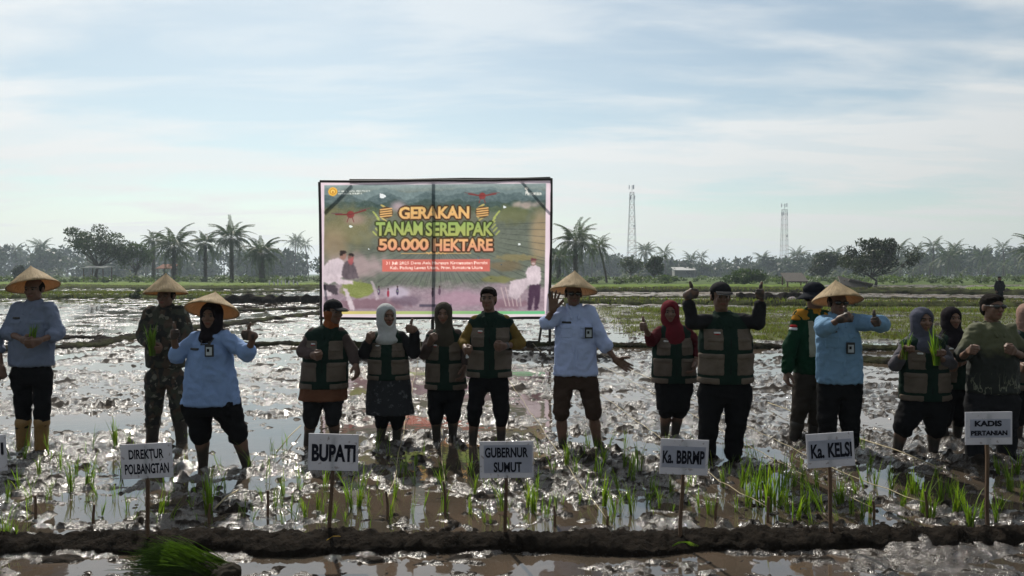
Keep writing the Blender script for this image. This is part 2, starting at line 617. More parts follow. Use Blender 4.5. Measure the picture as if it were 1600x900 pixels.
bund(gp((880, 456), (1200, 456), (1330, 458), (1600, 461), (1900, 463)), 2.4, .4, .3, seed=10, step=.3)
bund(gp((-300, 449), (100, 449), (330, 452), (600, 449)), 3.0, .35, .6, seed=11, step=.5)

bund(gp((890, 466), (1150, 466), (1400, 468), (1800, 471)), .9, .13, .25, seed=12, step=.15)
bund(gp((1020, 451), (1300, 452), (1500, 453)), 1.8, .22, .3, seed=13, step=.3)
bund(gp((-300, 457), (150, 457), (330, 458), (480, 455)), 1.0, .14, .4, seed=14, step=.25)
bund(gp((290, 488), (400, 486), (497, 482)), .6, .10, .1, seed=15, step=.1)
# the bright green nursery strips beyond the flooded fields
t = NT('young_rice')
t.b.inputs['Specular IOR Level'].default_value = .03
t.base(t.mix(t.rng(t.noise(.8, 6, .65), .35, .65, 0, 1), (0.075, 0.12, 0.018), (0.15, 0.21, 0.04)))
t.rough(.8)
t.bump(t.noise(6, 5), .15, 1)
YRICE = t.m


def strip(u0, u1, va, vb, h, mat, name, nx=90, ny=10):
    X, Y, Z = [], [], []
    for j in range(ny):
        for i in range(nx):
            g = G(u0 + (u1 - u0) * i / (nx - 1), va + (vb - va) * j / (ny - 1))
            X.append(g[0]); Y.append(g[1])
    X, Y = np.array(X), np.array(Y)
    e = np.array([(0 < i < nx - 1) and (0 < j < ny - 1) for j in range(ny) for i in range(nx)])
    Z = np.where(e, h * (.8 + .4 * noise2(X * .9, Y * .9)), -.05)
    idx = np.arange(nx * ny).reshape(ny, nx)
    F = np.stack([idx[:-1, :-1], idx[:-1, 1:], idx[1:, 1:], idx[1:, :-1]], -1).reshape(-1, 4)
    return link(name, new_mesh(name, np.stack([X, Y, Z], 1), F, mats=[mat]), kind='structure')


strip(-400, 300, 446.2, 441.8, .35, YRICE, 'rice_nursery_strip')
strip(280, 780, 447, 443.5, .3, YRICE, 'rice_nursery_strip')
strip(880, 1290, 449, 446.6, .3, YRICE, 'rice_nursery_strip')
strip(1505, 2000, 455.5, 451, .3, YRICE, 'rice_nursery_strip')
# ------------------------------------------------------------------ smooth solids -> mesh
def cone(a, b, ra, rb, k=.02, sq=1.0):
    return ('cone', np.asarray(a, float), np.asarray(b, float), ra, rb, k, sq)


def ell(c, r, k=.02, rot=None, neg=False):
    return ('ell', np.asarray(c, float), np.asarray(r, float), k, rot, neg)


def loft(prof, k=.02):
    """stack of ellipses: rows of (z, cx, cy, a, b), flat cut at both ends"""
    p = np.array(sorted(prof), dtype=float)
    return ('loft', p, k)


def bounds(prims, pad=.03):
    lo, hi = [], []
    for p in prims:
        if p[0] == 'cone':
            r = max(p[3], p[4]); pts = np.stack([p[1], p[2]])
            lo.append(pts.min(0) - r); hi.append(pts.max(0) + r)
        elif p[0] == 'ell':
            if p[5]:
                continue
            r = p[2] if p[4] is None else np.full(3, p[2].max())
            lo.append(p[1] - r); hi.append(p[1] + r)
        else:
            q = p[1]
            lo.append((np.min(q[:, 1] - q[:, 3]), np.min(q[:, 2] - q[:, 4]), q[0, 0]))
            hi.append((np.max(q[:, 1] + q[:, 3]), np.max(q[:, 2] + q[:, 4]), q[-1, 0]))
    return np.min(lo, 0) - pad, np.max(hi, 0) + pad


def field(prims, lo, hi, vox, infl=0.0):
    n = np.ceil((hi - lo) / vox).astype(int) + 1
    ax = [(lo[i] + np.arange(n[i]) * vox).astype(np.float32) for i in range(3)]
    F = np.full(n, 1.0, np.float32)
    for p in prims:
        if p[0] == 'cone':
            r = max(p[3], p[4]); k = p[5]
            l0 = np.minimum(p[1], p[2]) - r - k - .03 - abs(infl); h0 = np.maximum(p[1], p[2]) + r + k + .03 + abs(infl)
        elif p[0] == 'ell':
            k = p[3]
            r = p[2] if p[4] is None else np.full(3, p[2].max())
            l0, h0 = p[1] - r - k - .03 - abs(infl), p[1] + r + k + .03 + abs(infl)
        else:
            k = p[2]; q = p[1]
            l0 = np.array((np.min(q[:, 1] - q[:, 3]), np.min(q[:, 2] - q[:, 4]), q[0, 0])) - k - .03 - abs(infl)
            h0 = np.array((np.max(q[:, 1] + q[:, 3]), np.max(q[:, 2] + q[:, 4]), q[-1, 0])) + k + .03 + abs(infl)
        i0 = np.clip(np.floor((l0 - lo) / vox).astype(int), 0, n)
        i1 = np.clip(np.ceil((h0 - lo) / vox).astype(int) + 1, 0, n)
        if np.any(i1 <= i0):
            continue
        sl = tuple(slice(a, b) for a, b in zip(i0, i1))
        X = ax[0][sl[0]][:, None, None]; Y = ax[1][sl[1]][None, :, None]; Z = ax[2][sl[2]][None, None, :]
        if p[0] == 'cone':
            a, b, ra, rb, k, sq = p[1:]
            ba = b - a
            L = max(float(ba @ ba), 1e-9)
            px, py, pz = X - a[0], Y - a[1], Z - a[2]
            tt = np.clip((px * ba[0] + py * ba[1] + pz * ba[2]) / L, 0, 1)
            d = np.sqrt((px - tt * ba[0]) ** 2 + ((py - tt * ba[1]) * sq) ** 2 + (pz - tt * ba[2]) ** 2) - (ra + (rb - ra) * tt)
        elif p[0] == 'ell':
            c, r, k, rot, neg = p[1:]
            px, py, pz = X - c[0], Y - c[1], Z - c[2]
            if rot is not None:
                M = np.asarray(rot)
                px, py, pz = (M[0, i] * px + M[1, i] * py + M[2, i] * pz for i in range(3))
            k0 = np.sqrt((px / r[0]) ** 2 + (py / r[1]) ** 2 + (pz / r[2]) ** 2)
            k1 = np.sqrt((px / r[0] ** 2) ** 2 + (py / r[1] ** 2) ** 2 + (pz / r[2] ** 2) ** 2) + 1e-6
            d = k0 * (k0 - 1) / k1
            if neg:
                G_ = F[sl]
                d = -d
                h = np.clip(.5 - .5 * (G_ - d) / k, 0, 1)
                F[sl] = G_ + (d - G_) * h + k * h * (1 - h)
                continue
        else:
            q, k = p[1], p[2]
            zz = ax[2][sl[2]]
            it = lambda j: np.interp(zz, q[:, 0], q[:, j])[None, None, :].astype(np.float32)
            cx, cy, a, b = it(1), it(2), it(3), it(4)
            e = np.sqrt(((X - cx) / a) ** 2 + ((Y - cy) / b) ** 2)
            d = (e - 1) * np.minimum(a, b)
            d = np.maximum(d, np.abs(Z - (q[0, 0] + q[-1, 0]) / 2) - (q[-1, 0] - q[0, 0]) / 2)
        d = d - infl
        G_ = F[sl]
        h = np.clip(.5 + .5 * (G_ - d) / k, 0, 1)
        F[sl] = G_ + (d - G_) * h - k * h * (1 - h)
    return F, ax


def nets(F, ax, vox):
    """surface nets: one vertex per cell that the surface crosses"""
    S = F < 0
    n = F.shape
    c = [S[i:n[0] - 1 + i, j:n[1] - 1 + j, k:n[2] - 1 + k] for i in (0, 1) for j in (0, 1) for k in (0, 1)]
    cnt = sum(x.astype(np.int8) for x in c)
    act = (cnt > 0) & (cnt < 8)
    I = np.argwhere(act)
    if len(I) == 0:
        return np.zeros((0, 3), np.float32), np.zeros((0, 4), np.int64)
    ids = np.full(act.shape, -1, np.int64)
    ids[act] = np.arange(len(I))
    acc = np.zeros((len(I), 3), np.float32); num = np.zeros(len(I), np.float32)
    offs = [(i, j, k) for i in (0, 1) for j in (0, 1) for k in (0, 1)]
    for a in offs:
        for axn in range(3):
            if a[axn]:
                continue
            b = list(a); b[axn] = 1
            fa = F[I[:, 0] + a[0], I[:, 1] + a[1], I[:, 2] + a[2]]
            fb = F[I[:, 0] + b[0], I[:, 1] + b[1], I[:, 2] + b[2]]
            m = (fa < 0) != (fb < 0)
            tt = np.where(m, fa / np.where(m, fa - fb, 1), 0)
            pt = np.tile(np.array(a, np.float32), (len(I), 1)); pt[:, axn] = tt
            acc[m] += pt[m]; num[m] += 1
    V = np.array([ax[i][0] for i in range(3)]) + (I + acc / num[:, None]) * vox
    Q = []
    for axn in range(3):
        o = [(1, 2), (2, 0), (0, 1)][axn]
        sa = [slice(None)] * 3; sb = [slice(None)] * 3
        sa[axn] = slice(0, -1); sb[axn] = slice(1, None)
        s0, s1 = S[tuple(sa)], S[tuple(sb)]
        E = np.argwhere(s0 != s1)
        E = E[(E[:, o[0]] > 0) & (E[:, o[1]] > 0) & (E[:, o[0]] < n[o[0]] - 1) & (E[:, o[1]] < n[o[1]] - 1)]
        if not len(E):
            continue

        def cid(d0, d1):
            q = E.copy(); q[:, o[0]] -= d0; q[:, o[1]] -= d1
            return ids[q[:, 0], q[:, 1], q[:, 2]]
        quad = np.stack([cid(1, 1), cid(0, 1), cid(0, 0), cid(1, 0)], 1)
        ins = s0[E[:, 0], E[:, 1], E[:, 2]]
        quad[~ins] = quad[~ins][:, ::-1]
        Q.append(quad)
    return V.astype(np.float32), np.concatenate(Q)


def vnormals(V, Q):
    n = np.cross(V[Q[:, 2]] - V[Q[:, 0]], V[Q[:, 3]] - V[Q[:, 1]])
    N = np.zeros_like(V)
    for i in range(4):
        np.add.at(N, Q[:, i], n)
    return N / (np.linalg.norm(N, axis=1)[:, None] + 1e-9)


def solid(prims, vox=.011, infl=0.0, clip=None, wr=0.0, seed=0.0, wscale=(7, 7, 11), zcut=None):
    """mesh of the smooth union; clip: (lo, hi) box; wr: cloth fold depth"""
    if clip is not None:
        lo, hi = np.asarray(clip[0], float), np.asarray(clip[1], float)
        F, ax = field(prims, lo - 2 * vox, hi + 2 * vox, vox, infl)
        for i in range(3):
            sh = [1, 1, 1]; sh[i] = -1
            a = ax[i].reshape(sh)
            F = np.maximum(F, np.maximum(lo[i] - a, a - hi[i]))
    else:
        lo, hi = bounds(prims, .03 + infl)
        F, ax = field(prims, lo, hi, vox, infl)
        if zcut is not None:
            F = np.maximum(F, zcut - ax[2][None, None, :])
    V, Q = nets(F, ax, vox)
    if wr and len(V):
        N = vnormals(V, Q)
        x, y, z = V.T
        wq = noise3(x * 5 + seed, y * 5, z * 5) * 1.6
        a = noise3(x * wscale[0] + wq + seed, y * wscale[1], z * wscale[2] + .9 * wq)
        b = noise3(x * 19 + seed, y * 19, z * 27 + 1.5 * wq)
        V = V + N * (wr * ((.55 - 2.0 * np.abs(a)) + .45 * b))[:, None]
    return V, Q


def join(parts):
    vs, qs, n = [], [], 0
    for V, Q in parts:
        vs.append(V); qs.append(Q + n); n += len(V)
    return np.concatenate(vs), np.concatenate(qs)


# ------------------------------------------------------------------ hands (wrist at origin, fingers +Z, thumb +X, palm -Y)
_hands = {}


def hand(pose):
    if pose in _hands:
        return _hands[pose]
    pr = [cone((0, 0, -.008), (0, 0, .015), .026, .026, .01)]
    for i, x in enumerate((.028, .009, -.010, -.028)):
        pr.append(cone((x * .55, 0, .0), (x, 0, .082 - .004 * abs(i - 1)), .017, .0135, .012))
    Ls = ((.038, .024, .020), (.043, .028, .021), (.040, .026, .020), (.031, .020, .018))
    curl = {'open': (8, 10, 8), 'relax': (28, 34, 22), 'fist': (78, 98, 62), 'thumb': (80, 98, 62), 'hold': (60, 82, 50), 'spread': (5, 8, 6)}[pose]
    for i, x in enumerate((.028, .009, -.010, -.028)):
        p = np.array((x, 0, .082 - .004 * abs(i - 1)))
        ang = 0
        sp = {'spread': .30, 'open': .10}.get(pose, .02) * (1.5 - i) / 1.5
        for j in range(3):
            ang += curl[j] + (3 * i if pose == 'relax' else 0)
            d = np.array((math.sin(sp) * math.cos(R(ang)), -math.sin(R(ang)), math.cos(R(ang)) * math.cos(sp)))
            q = p + d * Ls[i][j]
            pr.append(cone(p, q, .0105 - .0008 * j, .0098 - .001 * j, .004))
            p = q
    if pose == 'thumb':
        tp = [(.014, -.012, .024), (.036, -.016, .052), (.066, -.012, .056), (.092, -.006, .052)]
    elif pose in ('fist', 'hold'):
        tp = [(.016, -.010, .020), (.040, -.024, .045), (.034, -.046, .066), (.012, -.054, .076)]
    else:
        tp = [(.016, -.006, .018), (.044, -.016, .042), (.066, -.022, .068), (.080, -.026, .092)]
    for j in range(3):
        pr.append(cone(tp[j], tp[j + 1], (.018, .0145, .013)[j], (.0145, .013, .0105)[j], .006))
    _hands[pose] = solid(pr, .0062)
    return _hands[pose]


def place_hand(pose, side, pos, zdir, xdir, s=1.0):
    V, Q = hand(pose)
    z = np.asarray(zdir, float); z = z / np.linalg.norm(z)
    x = np.asarray(xdir, float); x = x - z * (x @ z); x /= np.linalg.norm(x)
    y = np.cross(z, x)
    V = V * s
    if side == 'L':                              # mirror, so that the thumb stays where xdir says
        V = V * np.array((1, -1, 1)); Q = Q[:, ::-1]
    return (V @ np.stack([x, y, z]) + np.asarray(pos)).astype(np.float32), Q


# ------------------------------------------------------------------ materials of the people
def vcol_mat(name, rough=.55, spec=.35, bumpd=.004):
    t = NT(name)
    c = t.attr('Col')['Color']
    f = t.noise(14, 5)
    t.base(t.mix(1.0, c, t.mix(t.rng(f, .3, .7, 0, 1), (.8, .8, .8), (1.15, 1.15, 1.15)), 'MULTIPLY'))
    t.rough(rough)
    t.b.inputs['Specular IOR Level'].default_value = spec
    t.bump(t.noise(60, 3), bumpd, .5)
    return t.m


SKIN = vcol_mat('skin')
t = NT('straw')
stripe = t.node('ShaderNodeTexWave', wave_type='BANDS')
uvs = t.attr('Col')
sepc = t.node('ShaderNodeSeparateColor'); t.l.new(uvs['Color'], sepc.inputs[0])
cmb = t.node('ShaderNodeCombineXYZ')
t.l.new(sepc.outputs['Red'], cmb.inputs[0]); t.l.new(sepc.outputs['Green'], cmb.inputs[1])
fn = t.noise(9, 6, .65, vec=cmb.outputs[0], stretch=(2.4, .5, 1))
fb = t.noise(6, 4)
sc1 = t.mix(t.rng(fn, .3, .7, 0, 1), (.20, .125, .055), (.70, .54, .30))
sc1 = t.mix(t.rng(fb, .5, .8, 0, .5), sc1, (.28, .20, .12))
t.base(sc1); t.rough(.75)
t.bump(fn, .016, .9)
t.translucent((.62, .38, .19), .30)
STRAW = t.m

t = NT('camouflage')
fa = t.noise(9, 2, .4); fb = t.noise(12, 2, .4, stretch=(1.3, 1, .8)); fc = t.noise(15, 2, .4)
c0 = t.mix(t.rng(fa, .49, .51, 0, 1), (.035, .037, .024), (.012, .012, .010))
c0 = t.mix(t.rng(fb, .54, .56, 0, 1), c0, (.055, .035, .022))
c0 = t.mix(t.rng(fc, .62, .64, 0, 1), c0, (.14, .13, .10))
t.base(c0); t.rough(.9)
t.bump(t.noise(26, 4), .012, .7)
CAMO = t.m

t = NT('batik_skirt')
fa = t.noise(16, 5, .7)
sx = t.node('ShaderNodeSeparateXYZ'); t.l.new(t.coord(), sx.inputs[0])
t.base(t.mix(t.rng(fa, .56, .62, 0, 1), (.010, .011, .014), (.075, .078, .085)))
t.rough(.85)
BATIK_SKIRT = t.m

t = NT('batik_shirt')
sx = t.node('ShaderNodeSeparateXYZ'); t.l.new(t.coord(), sx.inputs[0])
zz = t.node('ShaderNodeMath', operation='MULTIPLY_ADD')
t.l.new(t.noise(5, 3), zz.inputs[0]); zz.inputs[1].default_value = .35; t.l.new(sx.outputs['Z'], zz.inputs[2])
c0 = t.mix(t.rng(zz.outputs[0], 1.16, 1.24, 0, 1), (.012, .015, .012), (.075, .080, .038))
fb = t.noise(11, 3, .5, stretch=(1.4, 1, .55))
vein = t.node('ShaderNodeMath', operation='SUBTRACT'); t.l.new(fb, vein.inputs[0]); vein.inputs[1].default_value = .5
va = t.node('ShaderNodeMath', operation='ABSOLUTE'); t.l.new(vein.outputs[0], va.inputs[0])
vm = t.rng(va.outputs[0], .008, .028, 1, 0)
low = t.rng(sx.outputs['Z'], .70, .82, 1, 0)
mm = t.node('ShaderNodeMath', operation='MULTIPLY'); t.l.new(vm, mm.inputs[0]); t.l.new(low, mm.inputs[1])
c0 = t.mix(mm.outputs[0], c0, (.16, .165, .12))
t.base(c0); t.rough(.85)
t.bump(t.noise(26, 4), .01, .6)
BATIK_SHIRT = t.m

C_ = lambda n, c, **k: cloth(n, c, **k)
CL = dict(
    white_blue=C_('pale_blue_shirt', (.40, .47, .70), var=.08), light_blue=C_('light_blue_shirt', (.22, .32, .54), var=.08),
    grey_blue=C_('grey_blue_shirt', (.17, .20, .28), var=.1), sky_blue=C_('sky_blue_shirt', (.17, .29, .43), var=.08),
    black=C_('black_cloth', (.009, .009, .010)), dark=C_('charcoal_cloth', (.018, .018, .020)), khaki=C_('khaki_trousers', (.040, .033, .027)),
    brown=C_('dark_brown_trousers', (.050, .032, .024)), green=C_('vest_green', (.011, .024, .018)), beige=C_('vest_beige', (.125, .100, .080)),
    piping=C_('vest_piping', (.012, .014, .013)), tunic=C_('brown_orange_tunic', (.115, .050, .028)), yellow=C_('mustard_sleeve', (.13, .085, .022)),
    red=C_('red_headscarf', (.115, .014, .020)), darkred=C_('dark_red_sleeve', (.075, .012, .016)), hij_black=C_('black_headscarf', (.014, .011, .014)),
    hij_grey=C_('grey_headscarf', (.075, .078, .105)), hij_white=C_('white_headscarf', (.40, .41, .41), var=.06), hij_olive=C_('olive_headscarf', (.058, .050, .038)),
    hij_pink=C_('dusty_pink_headscarf', (.25, .16, .13)), jgreen=C_('jacket_green', (.008, .035, .017)), cream=C_('jacket_cream', (.28, .26, .19)),
    orange=C_('jacket_orange', (.36, .17, .02)), hair=C_('hair', (.010, .008, .007)), navy=C_('navy_hat', (.012, .014, .020)),
    boot=C_('yellow_rubber', (.22, .125, .038), rough=.5, spec=.5), mudboot=C_('muddy_rubber', (.032, .026, .021), rough=.5, spec=.4),
    badge=C_('badge_case', (.012, .012, .013), rough=.4, spec=.5), card=C_('badge_card', (.42, .45, .48)), flag_red=C_('flag_red', (.30, .02, .02)),
    flag_white=C_('flag_white', (.6, .6, .6)), lens=C_('dark_glasses', (.004, .004, .005), rough=.15, spec=.8), orange_scarf=C_('orange_scarf', (.20, .065, .025)),
    greysleeve=C_('grey_print_sleeve', (.10, .095, .11)), brim=C_('cap_edging', (.13, .13, .13)), glove=C_('muddy_hand', (.02, .017, .015)),
    mauve=C_('grey_mauve_sleeve', (.075, .055, .05)), denim=C_('denim_cuff', (.045, .052, .065)),
)


# ------------------------------------------------------------------ a person
def person(sp):
    D = sp['D']
    hl, hr = sp['hip']
    base = P((hl[0] + hr[0]) / 2, HORIZON + 10, D); base[2] = 0.0
    Jp = lambda q, dy=0.0: P(q[0], q[1], D + (q[2] if len(q) > 2 else dy)) - base
    b = sp.get('build', 1.0)
    sk = sp.get('skin', (.150, .082, .055))
    sh = [Jp(q) for q in sp['sh']]
    el = [Jp(q, -.03) for q in sp['el']]
    wr = [Jp(q, -.12) for q in sp['wr']]
    hp = [Jp(q) for q in sp['hip']]
    kn = [Jp(q, -.03) for q in sp['kn']]
    an = [Jp(q) for q in sp['an']]
    for a in an:
        a[2] = -.05
    hd = Jp(sp['head'], -.02)
    S = sp.get('hs', 1.0)                       # head size
    yaw = R(sp.get('yaw', 0))                   # + turns the face towards the picture's right
    ptc = R(sp.get('nod', 0))
    HR = np.array(Matrix.Rotation(yaw, 3, 'Z') @ Matrix.Rotation(ptc, 3, 'X'))
    H = lambda x, y, z: hd + HR @ (np.array((x, y, z)) * S)
    px = lambda n: n / FPX * D
    ms = (sh[0] + sh[1]) / 2
    mh = (hp[0] + hp[1]) / 2
    wch, wwa, whem = (px(w) / 2 * (.93 if 'vest' in sp else .97) for w in sp['w'])             # half widths of chest, waist, hem as seen
    zh = Jp((0, sp['hem']))[2]
    dep = sp.get('dep', .115) * b
    zs = ms[2]
    cx = lambda z: np.interp(z, (mh[2], zs), (mh[0], ms[0]))
    neck = np.array((ms[0] * .5 + hd[0] * .5, ms[1] + .005, zs + .05))
    shw = abs(sh[1][0] - sh[0][0]) / 2
    prof = [(zs + .062, neck[0], .0, .060, .062), (zs + .042, ms[0], .0, shw * .50, .070), (zs + .005, ms[0], 0, shw * .80, .088 * b), (zs - .055, ms[0], 0, max(shw * .93, wch * .86), .102 * b),
            (zs - .16, cx(zs - .16), -.005, wch, dep * 1.08), ((zs + zh) / 2 - .03, cx((zs + zh) / 2), -.01 * b, wwa, dep * 1.08), (zh, cx(zh), -.005, whem, dep * 1.05)]
    torso = [loft(prof, .02)]
    arms = []
    for i in (0, 1):
        inn = sh[i] + (ms - sh[i]) * .22 + np.array((0, 0, -.015))
        arms.append((inn, el[i], wr[i]))
    collar_prims = []
    for s_ in (-1, 1):
        collar_prims += [cone(neck + np.array((s_ * .034, -.118 * b, -.105)), neck + np.array((s_ * .052, -.080, -.036)), .012, .020, .01), cone(neck + np.array((s_ * .052, -.080, -.036)), neck + np.array((s_ * .062, .0, .016)), .020, .019, .01),
                         cone(neck + np.array((s_ * .062, .0, .016)), neck + np.array((0, .058, .028)), .019, .020, .01)]

    # --- the body: trunk, limbs, head, hands
    br = [loft([(z, x, y, max(a - .022, .045), max(d - .022, .045)) for z, x, y, a, d in prof], .03)]
    br.append(loft([(mh[2] + .12, mh[0], 0, whem * .62, dep * .7), (mh[2] - .09, mh[0], 0, whem * .55, dep * .62)], .02))
    for i in (0, 1):
        br += [cone(arms[i][0], el[i], .046, .037, .02), cone(el[i], wr[i], .037, .025, .012)]
        br += [cone(hp[i] + np.array((0, 0, -.02)), kn[i], .078 * b, .054, .03)]
        cal = kn[i] + (an[i] - kn[i]) * .33 + np.array((0, .018, 0))
        br += [cone(kn[i], cal, .050, .054 * (b * .5 + .5), .02), cone(cal, an[i], .053 * (b * .5 + .5), .036, .02)]
        br += [cone(an[i] + np.array((0, .03, -.02)), an[i] + np.array((0, -.15, -.05)), .035, .038, .02)]
    br.append(cone(neck + np.array((0, 0, -.06)), H(0, .018, -.05), .056, .053 * S, .02))
    V0, Q0 = solid(br, .0165)
    face = [ell(H(0, .012, .030), np.array((.076, .094, .086)) * S, .02, HR), ell(H(0, -.020, -.050), np.array((.060, .068, .062)) * S, .03, HR),
            ell(H(0, -.060, -.092), np.array((.026, .024, .020)) * S, .02, HR), cone(neck, H(0, .015, -.05), .054, .052 * S, .02),
            cone(H(0, -.084, .008), H(0, -.104, -.026), .010 * S, .016 * S, .012), ell(H(0, -.080, .026), np.array((.050, .014, .011)) * S, .012, HR),
            ell(H(.033, -.070, -.022), np.array((.024, .020, .018)) * S, .018, HR), ell(H(-.033, -.070, -.022), np.array((.024, .020, .018)) * S, .018, HR),
            ell(H(0, -.085, -.058), np.array((.024, .012, .010)) * S, .008, HR), ell(H(.078, .012, -.005), np.array((.010, .022, .034)) * S, .006, HR),
            ell(H(-.078, .012, -.005), np.array((.010, .022, .034)) * S, .006, HR)]
    for e in (-.031, .031):
        face.append(ell(H(e, -.096, .006), np.array((.014, .012, .008)) * S, .012, HR, True))
        face.append(ell(H(e, -.079, .006), np.array((.013, .012, .010)) * S, .003, HR))
    V1, Q1 = solid(face, .0078)
    loc = ((V1 - hd) @ HR) / S
    c1 = np.tile(np.array(sk), (len(V1), 1))
    fr = loc[:, 1] < -.055
    for e in (-.031, .031):
        dd = ((loc[:, 0] - e) / .013) ** 2 + ((loc[:, 2] - .006) / .007) ** 2
        c1[fr & (dd < 1)] = (.085, .075, .068)
        dd2 = ((loc[:, 0] - e) / .007) ** 2 + ((loc[:, 2] - .006) / .008) ** 2
        c1[fr & (dd2 < 1)] = (.008, .006, .005)
        bd = ((loc[:, 0] - e * 1.03) / .021) ** 2 + ((loc[:, 2] - .027 + 6 * (loc[:, 0] - e) ** 2) / .0055) ** 2
        c1[fr & (bd < 1)] = (.012, .009, .008)
    lp = (loc[:, 0] / .026) ** 2 + ((loc[:, 2] + .058) / .010) ** 2
    c1[fr & (lp < 1)] = (sk[0] * 1.05, sk[1] * .62, sk[2] * .68)
    if sp.get('moustache'):
        mo = (loc[:, 0] / .028) ** 2 + ((loc[:, 2] + .043) / .006) ** 2
        c1[fr & (mo < 1)] = (.02, .015, .012)
    parts, cols = [(V0, Q0), (V1, Q1)], []
    c0 = np.tile(np.array(sk) * .95, (len(V0), 1))
    mudz = .10 + .10 * noise3(V0[:, 0] * 9, V0[:, 1] * 9, V0[:, 2] * 4) + sp.get('mud', .06)
    mz = sstep(.06, -.04, V0[:, 2] - mudz)[:, None]
    c0 = c0 * (1 - mz) + np.array((.030, .024, .019)) * mz
    cols = [c0, c1]
    for i in (0, 1):
        pose, zd, xd = sp['hand'][i]
        fa = wr[i] - el[i]; fa /= np.linalg.norm(fa)
        zd = fa if zd is None else np.array(zd, float)
        # person's right hand is at the picture's left
        hv, hq = place_hand(pose, 'R' if i == 0 else 'L', wr[i], zd, xd, sp.get('hands', 1.0) * 1.1)
        hc = np.tile(np.array(sk) * .9, (len(hv), 1))
        if sp.get('muddy_hands'):
            mzh = sstep(-.3, .2, noise3(hv[:, 0] * 22, hv[:, 1] * 22, hv[:, 2] * 22))[:, None] * .9
            hc = hc * (1 - mzh) + np.array((.022, .018, .015)) * mzh
        parts.append((hv, hq)); cols.append(hc)
    V, Q = join(parts)
    root = link('person', new_mesh('person', V, Q, np.concatenate(cols), mats=[SKIN]), loc=base, label=sp['label'], category='person', group=sp.get('group'))

    def part(name, vq, mat, parent=root, label=None):
        if len(vq[0]) == 0:
            return None
        o = link(name, new_mesh(name, vq[0], vq[1], mats=[mat]), parent=parent)
        if label:
            o['label'] = label
        return o
    sd = sp['D'] * 13.7 + base[0] * 3.1
    infl_arm = sp.get('sleeve_r', .058)

    # --- legs
    lw = sp.get('leg', 'trousers')
    fr_end = sp.get('leg_end', .95)              # how far down the shin the trouser leg reaches
    lr = sp.get('leg_r', 1.0)
    tp = [loft([(mh[2] + .17, mh[0], 0, max(whem * .76, .12), dep * .86), (mh[2] - .03, mh[0], .0, max(whem * .84, .13), dep * .93), (mh[2] - .10, mh[0], 0, max(whem * .80, .13), dep * .9)], .05)]
    for i in (0, 1):
        end = kn[i] + (an[i] - kn[i]) * fr_end
        tp += [cone(hp[i] + np.array((0, 0, -.03)), kn[i], .098 * b * lr, .076 * lr, .04), cone(kn[i], end, .076 * lr, .066 * lr, .02)]
        if sp.get('cuff'):
            tp.append(cone(end + np.array((0, 0, .03)), end + np.array((0, 0, -.01)), .074 * lr, .073 * lr, .008))
    part(sp.get('leg_name', 'trousers'), solid(tp, .014, wr=.019, seed=sd, wscale=(6, 6, 11)), sp['legs'])
    if 'skirt' in sp:
        m_, ztop, zbot, wt, wb_ = sp['skirt']
        z0, z1 = Jp((0, ztop))[2], Jp((0, zbot))[2]
        pf = [(z0, cx(z0), 0, px(wt) / 2, dep * 1.05), ((z0 + z1) / 2, mh[0], 0, px(wt * .45 + wb_ * .55) / 2, dep * 1.15), (z1, (mh[0] + kn[0][0] + kn[1][0]) / 3, -.01, px(wb_) / 2, dep * 1.25)]
        part(sp.get('skirt_name', 'skirt'), solid([loft(pf, .02)], .012, wr=.012, seed=sd + 3, wscale=(9, 9, 3)), m_)
    # --- boots
    if sp.get('boots'):
        for i in (0, 1):
            top = kn[i] + (an[i] - kn[i]) * sp.get('boot_top', .45)
            bp = [cone(top, an[i], .066, .052, .015), cone(top, top + np.array((0, 0, -.012)), .071, .071, .006), cone(an[i], an[i] + np.array((0, -.16, -.02)), .045, .045, .03)]
            part('boot', solid(bp, .010, wr=.004, seed=sd), sp['boots'])
    # --- shirt with sleeves
    st = sp.get('sleeve', 1.0)                   # 0..1 along the upper arm, 1..2 along the forearm
    slv = []
    for i in (0, 1):
        s_i = st[i] if isinstance(st, tuple) else st
        e1 = arms[i][0] + (el[i] - arms[i][0]) * min(s_i, 1.0)
        slv.append(cone(arms[i][0], e1, infl_arm * 1.12, infl_arm, .014))
        endp, dirv = e1, el[i] - arms[i][0]
        if s_i > 1:
            endp = el[i] + (wr[i] - el[i]) * (s_i - 1)
            slv.append(cone(el[i], endp, infl_arm, infl_arm * .82, .015))
            dirv = wr[i] - el[i]
        dirv = dirv / np.linalg.norm(dirv)
        if sp.get('rolled'):
            slv.append(cone(endp - dirv * .03, endp, infl_arm * 1.06, infl_arm * 1.06, .006))
    if 'vest' in sp:
        shirt = [loft([(z, x, y, max(a - .012, .05), max(d - .012, .05)) for z, x, y, a, d in prof], .03)] + slv
        part('shirt', solid(shirt, .014, wr=.012, seed=sd), sp['shirt'])
        vestp = [loft(prof, .03)] + [cone(ms + (sh[i] - ms) * .35 + np.array((0, 0, .005)), ms + (sh[i] - ms) * .86 + np.array((0, 0, -.035)), .050, .056 * b, .04) for i in (0, 1)]
        vi = .012
        vest = part('vest', solid(vestp, .0125, vi, wr=.008, seed=sd, zcut=zh), CL['green'])
        zt, span = zs, zs - zh
        if 'hijab' not in sp:
            part('collar', solid(collar_prims, .0065, .004), CL['green'], vest)

        def panel(x0, x1, f0, f1, mat, th, name):
            z0, z1 = zt - span * f1, zt - span * f0
            zm = (z0 + z1) / 2
            c_ = cx(zm)
            o = solid(vestp, .0095, vi + th, clip=((c_ + x0, -.40, z0), (c_ + x1, -.01, z1)), wr=.008, seed=sd)
            part(name, o, mat, vest)
        W = wch
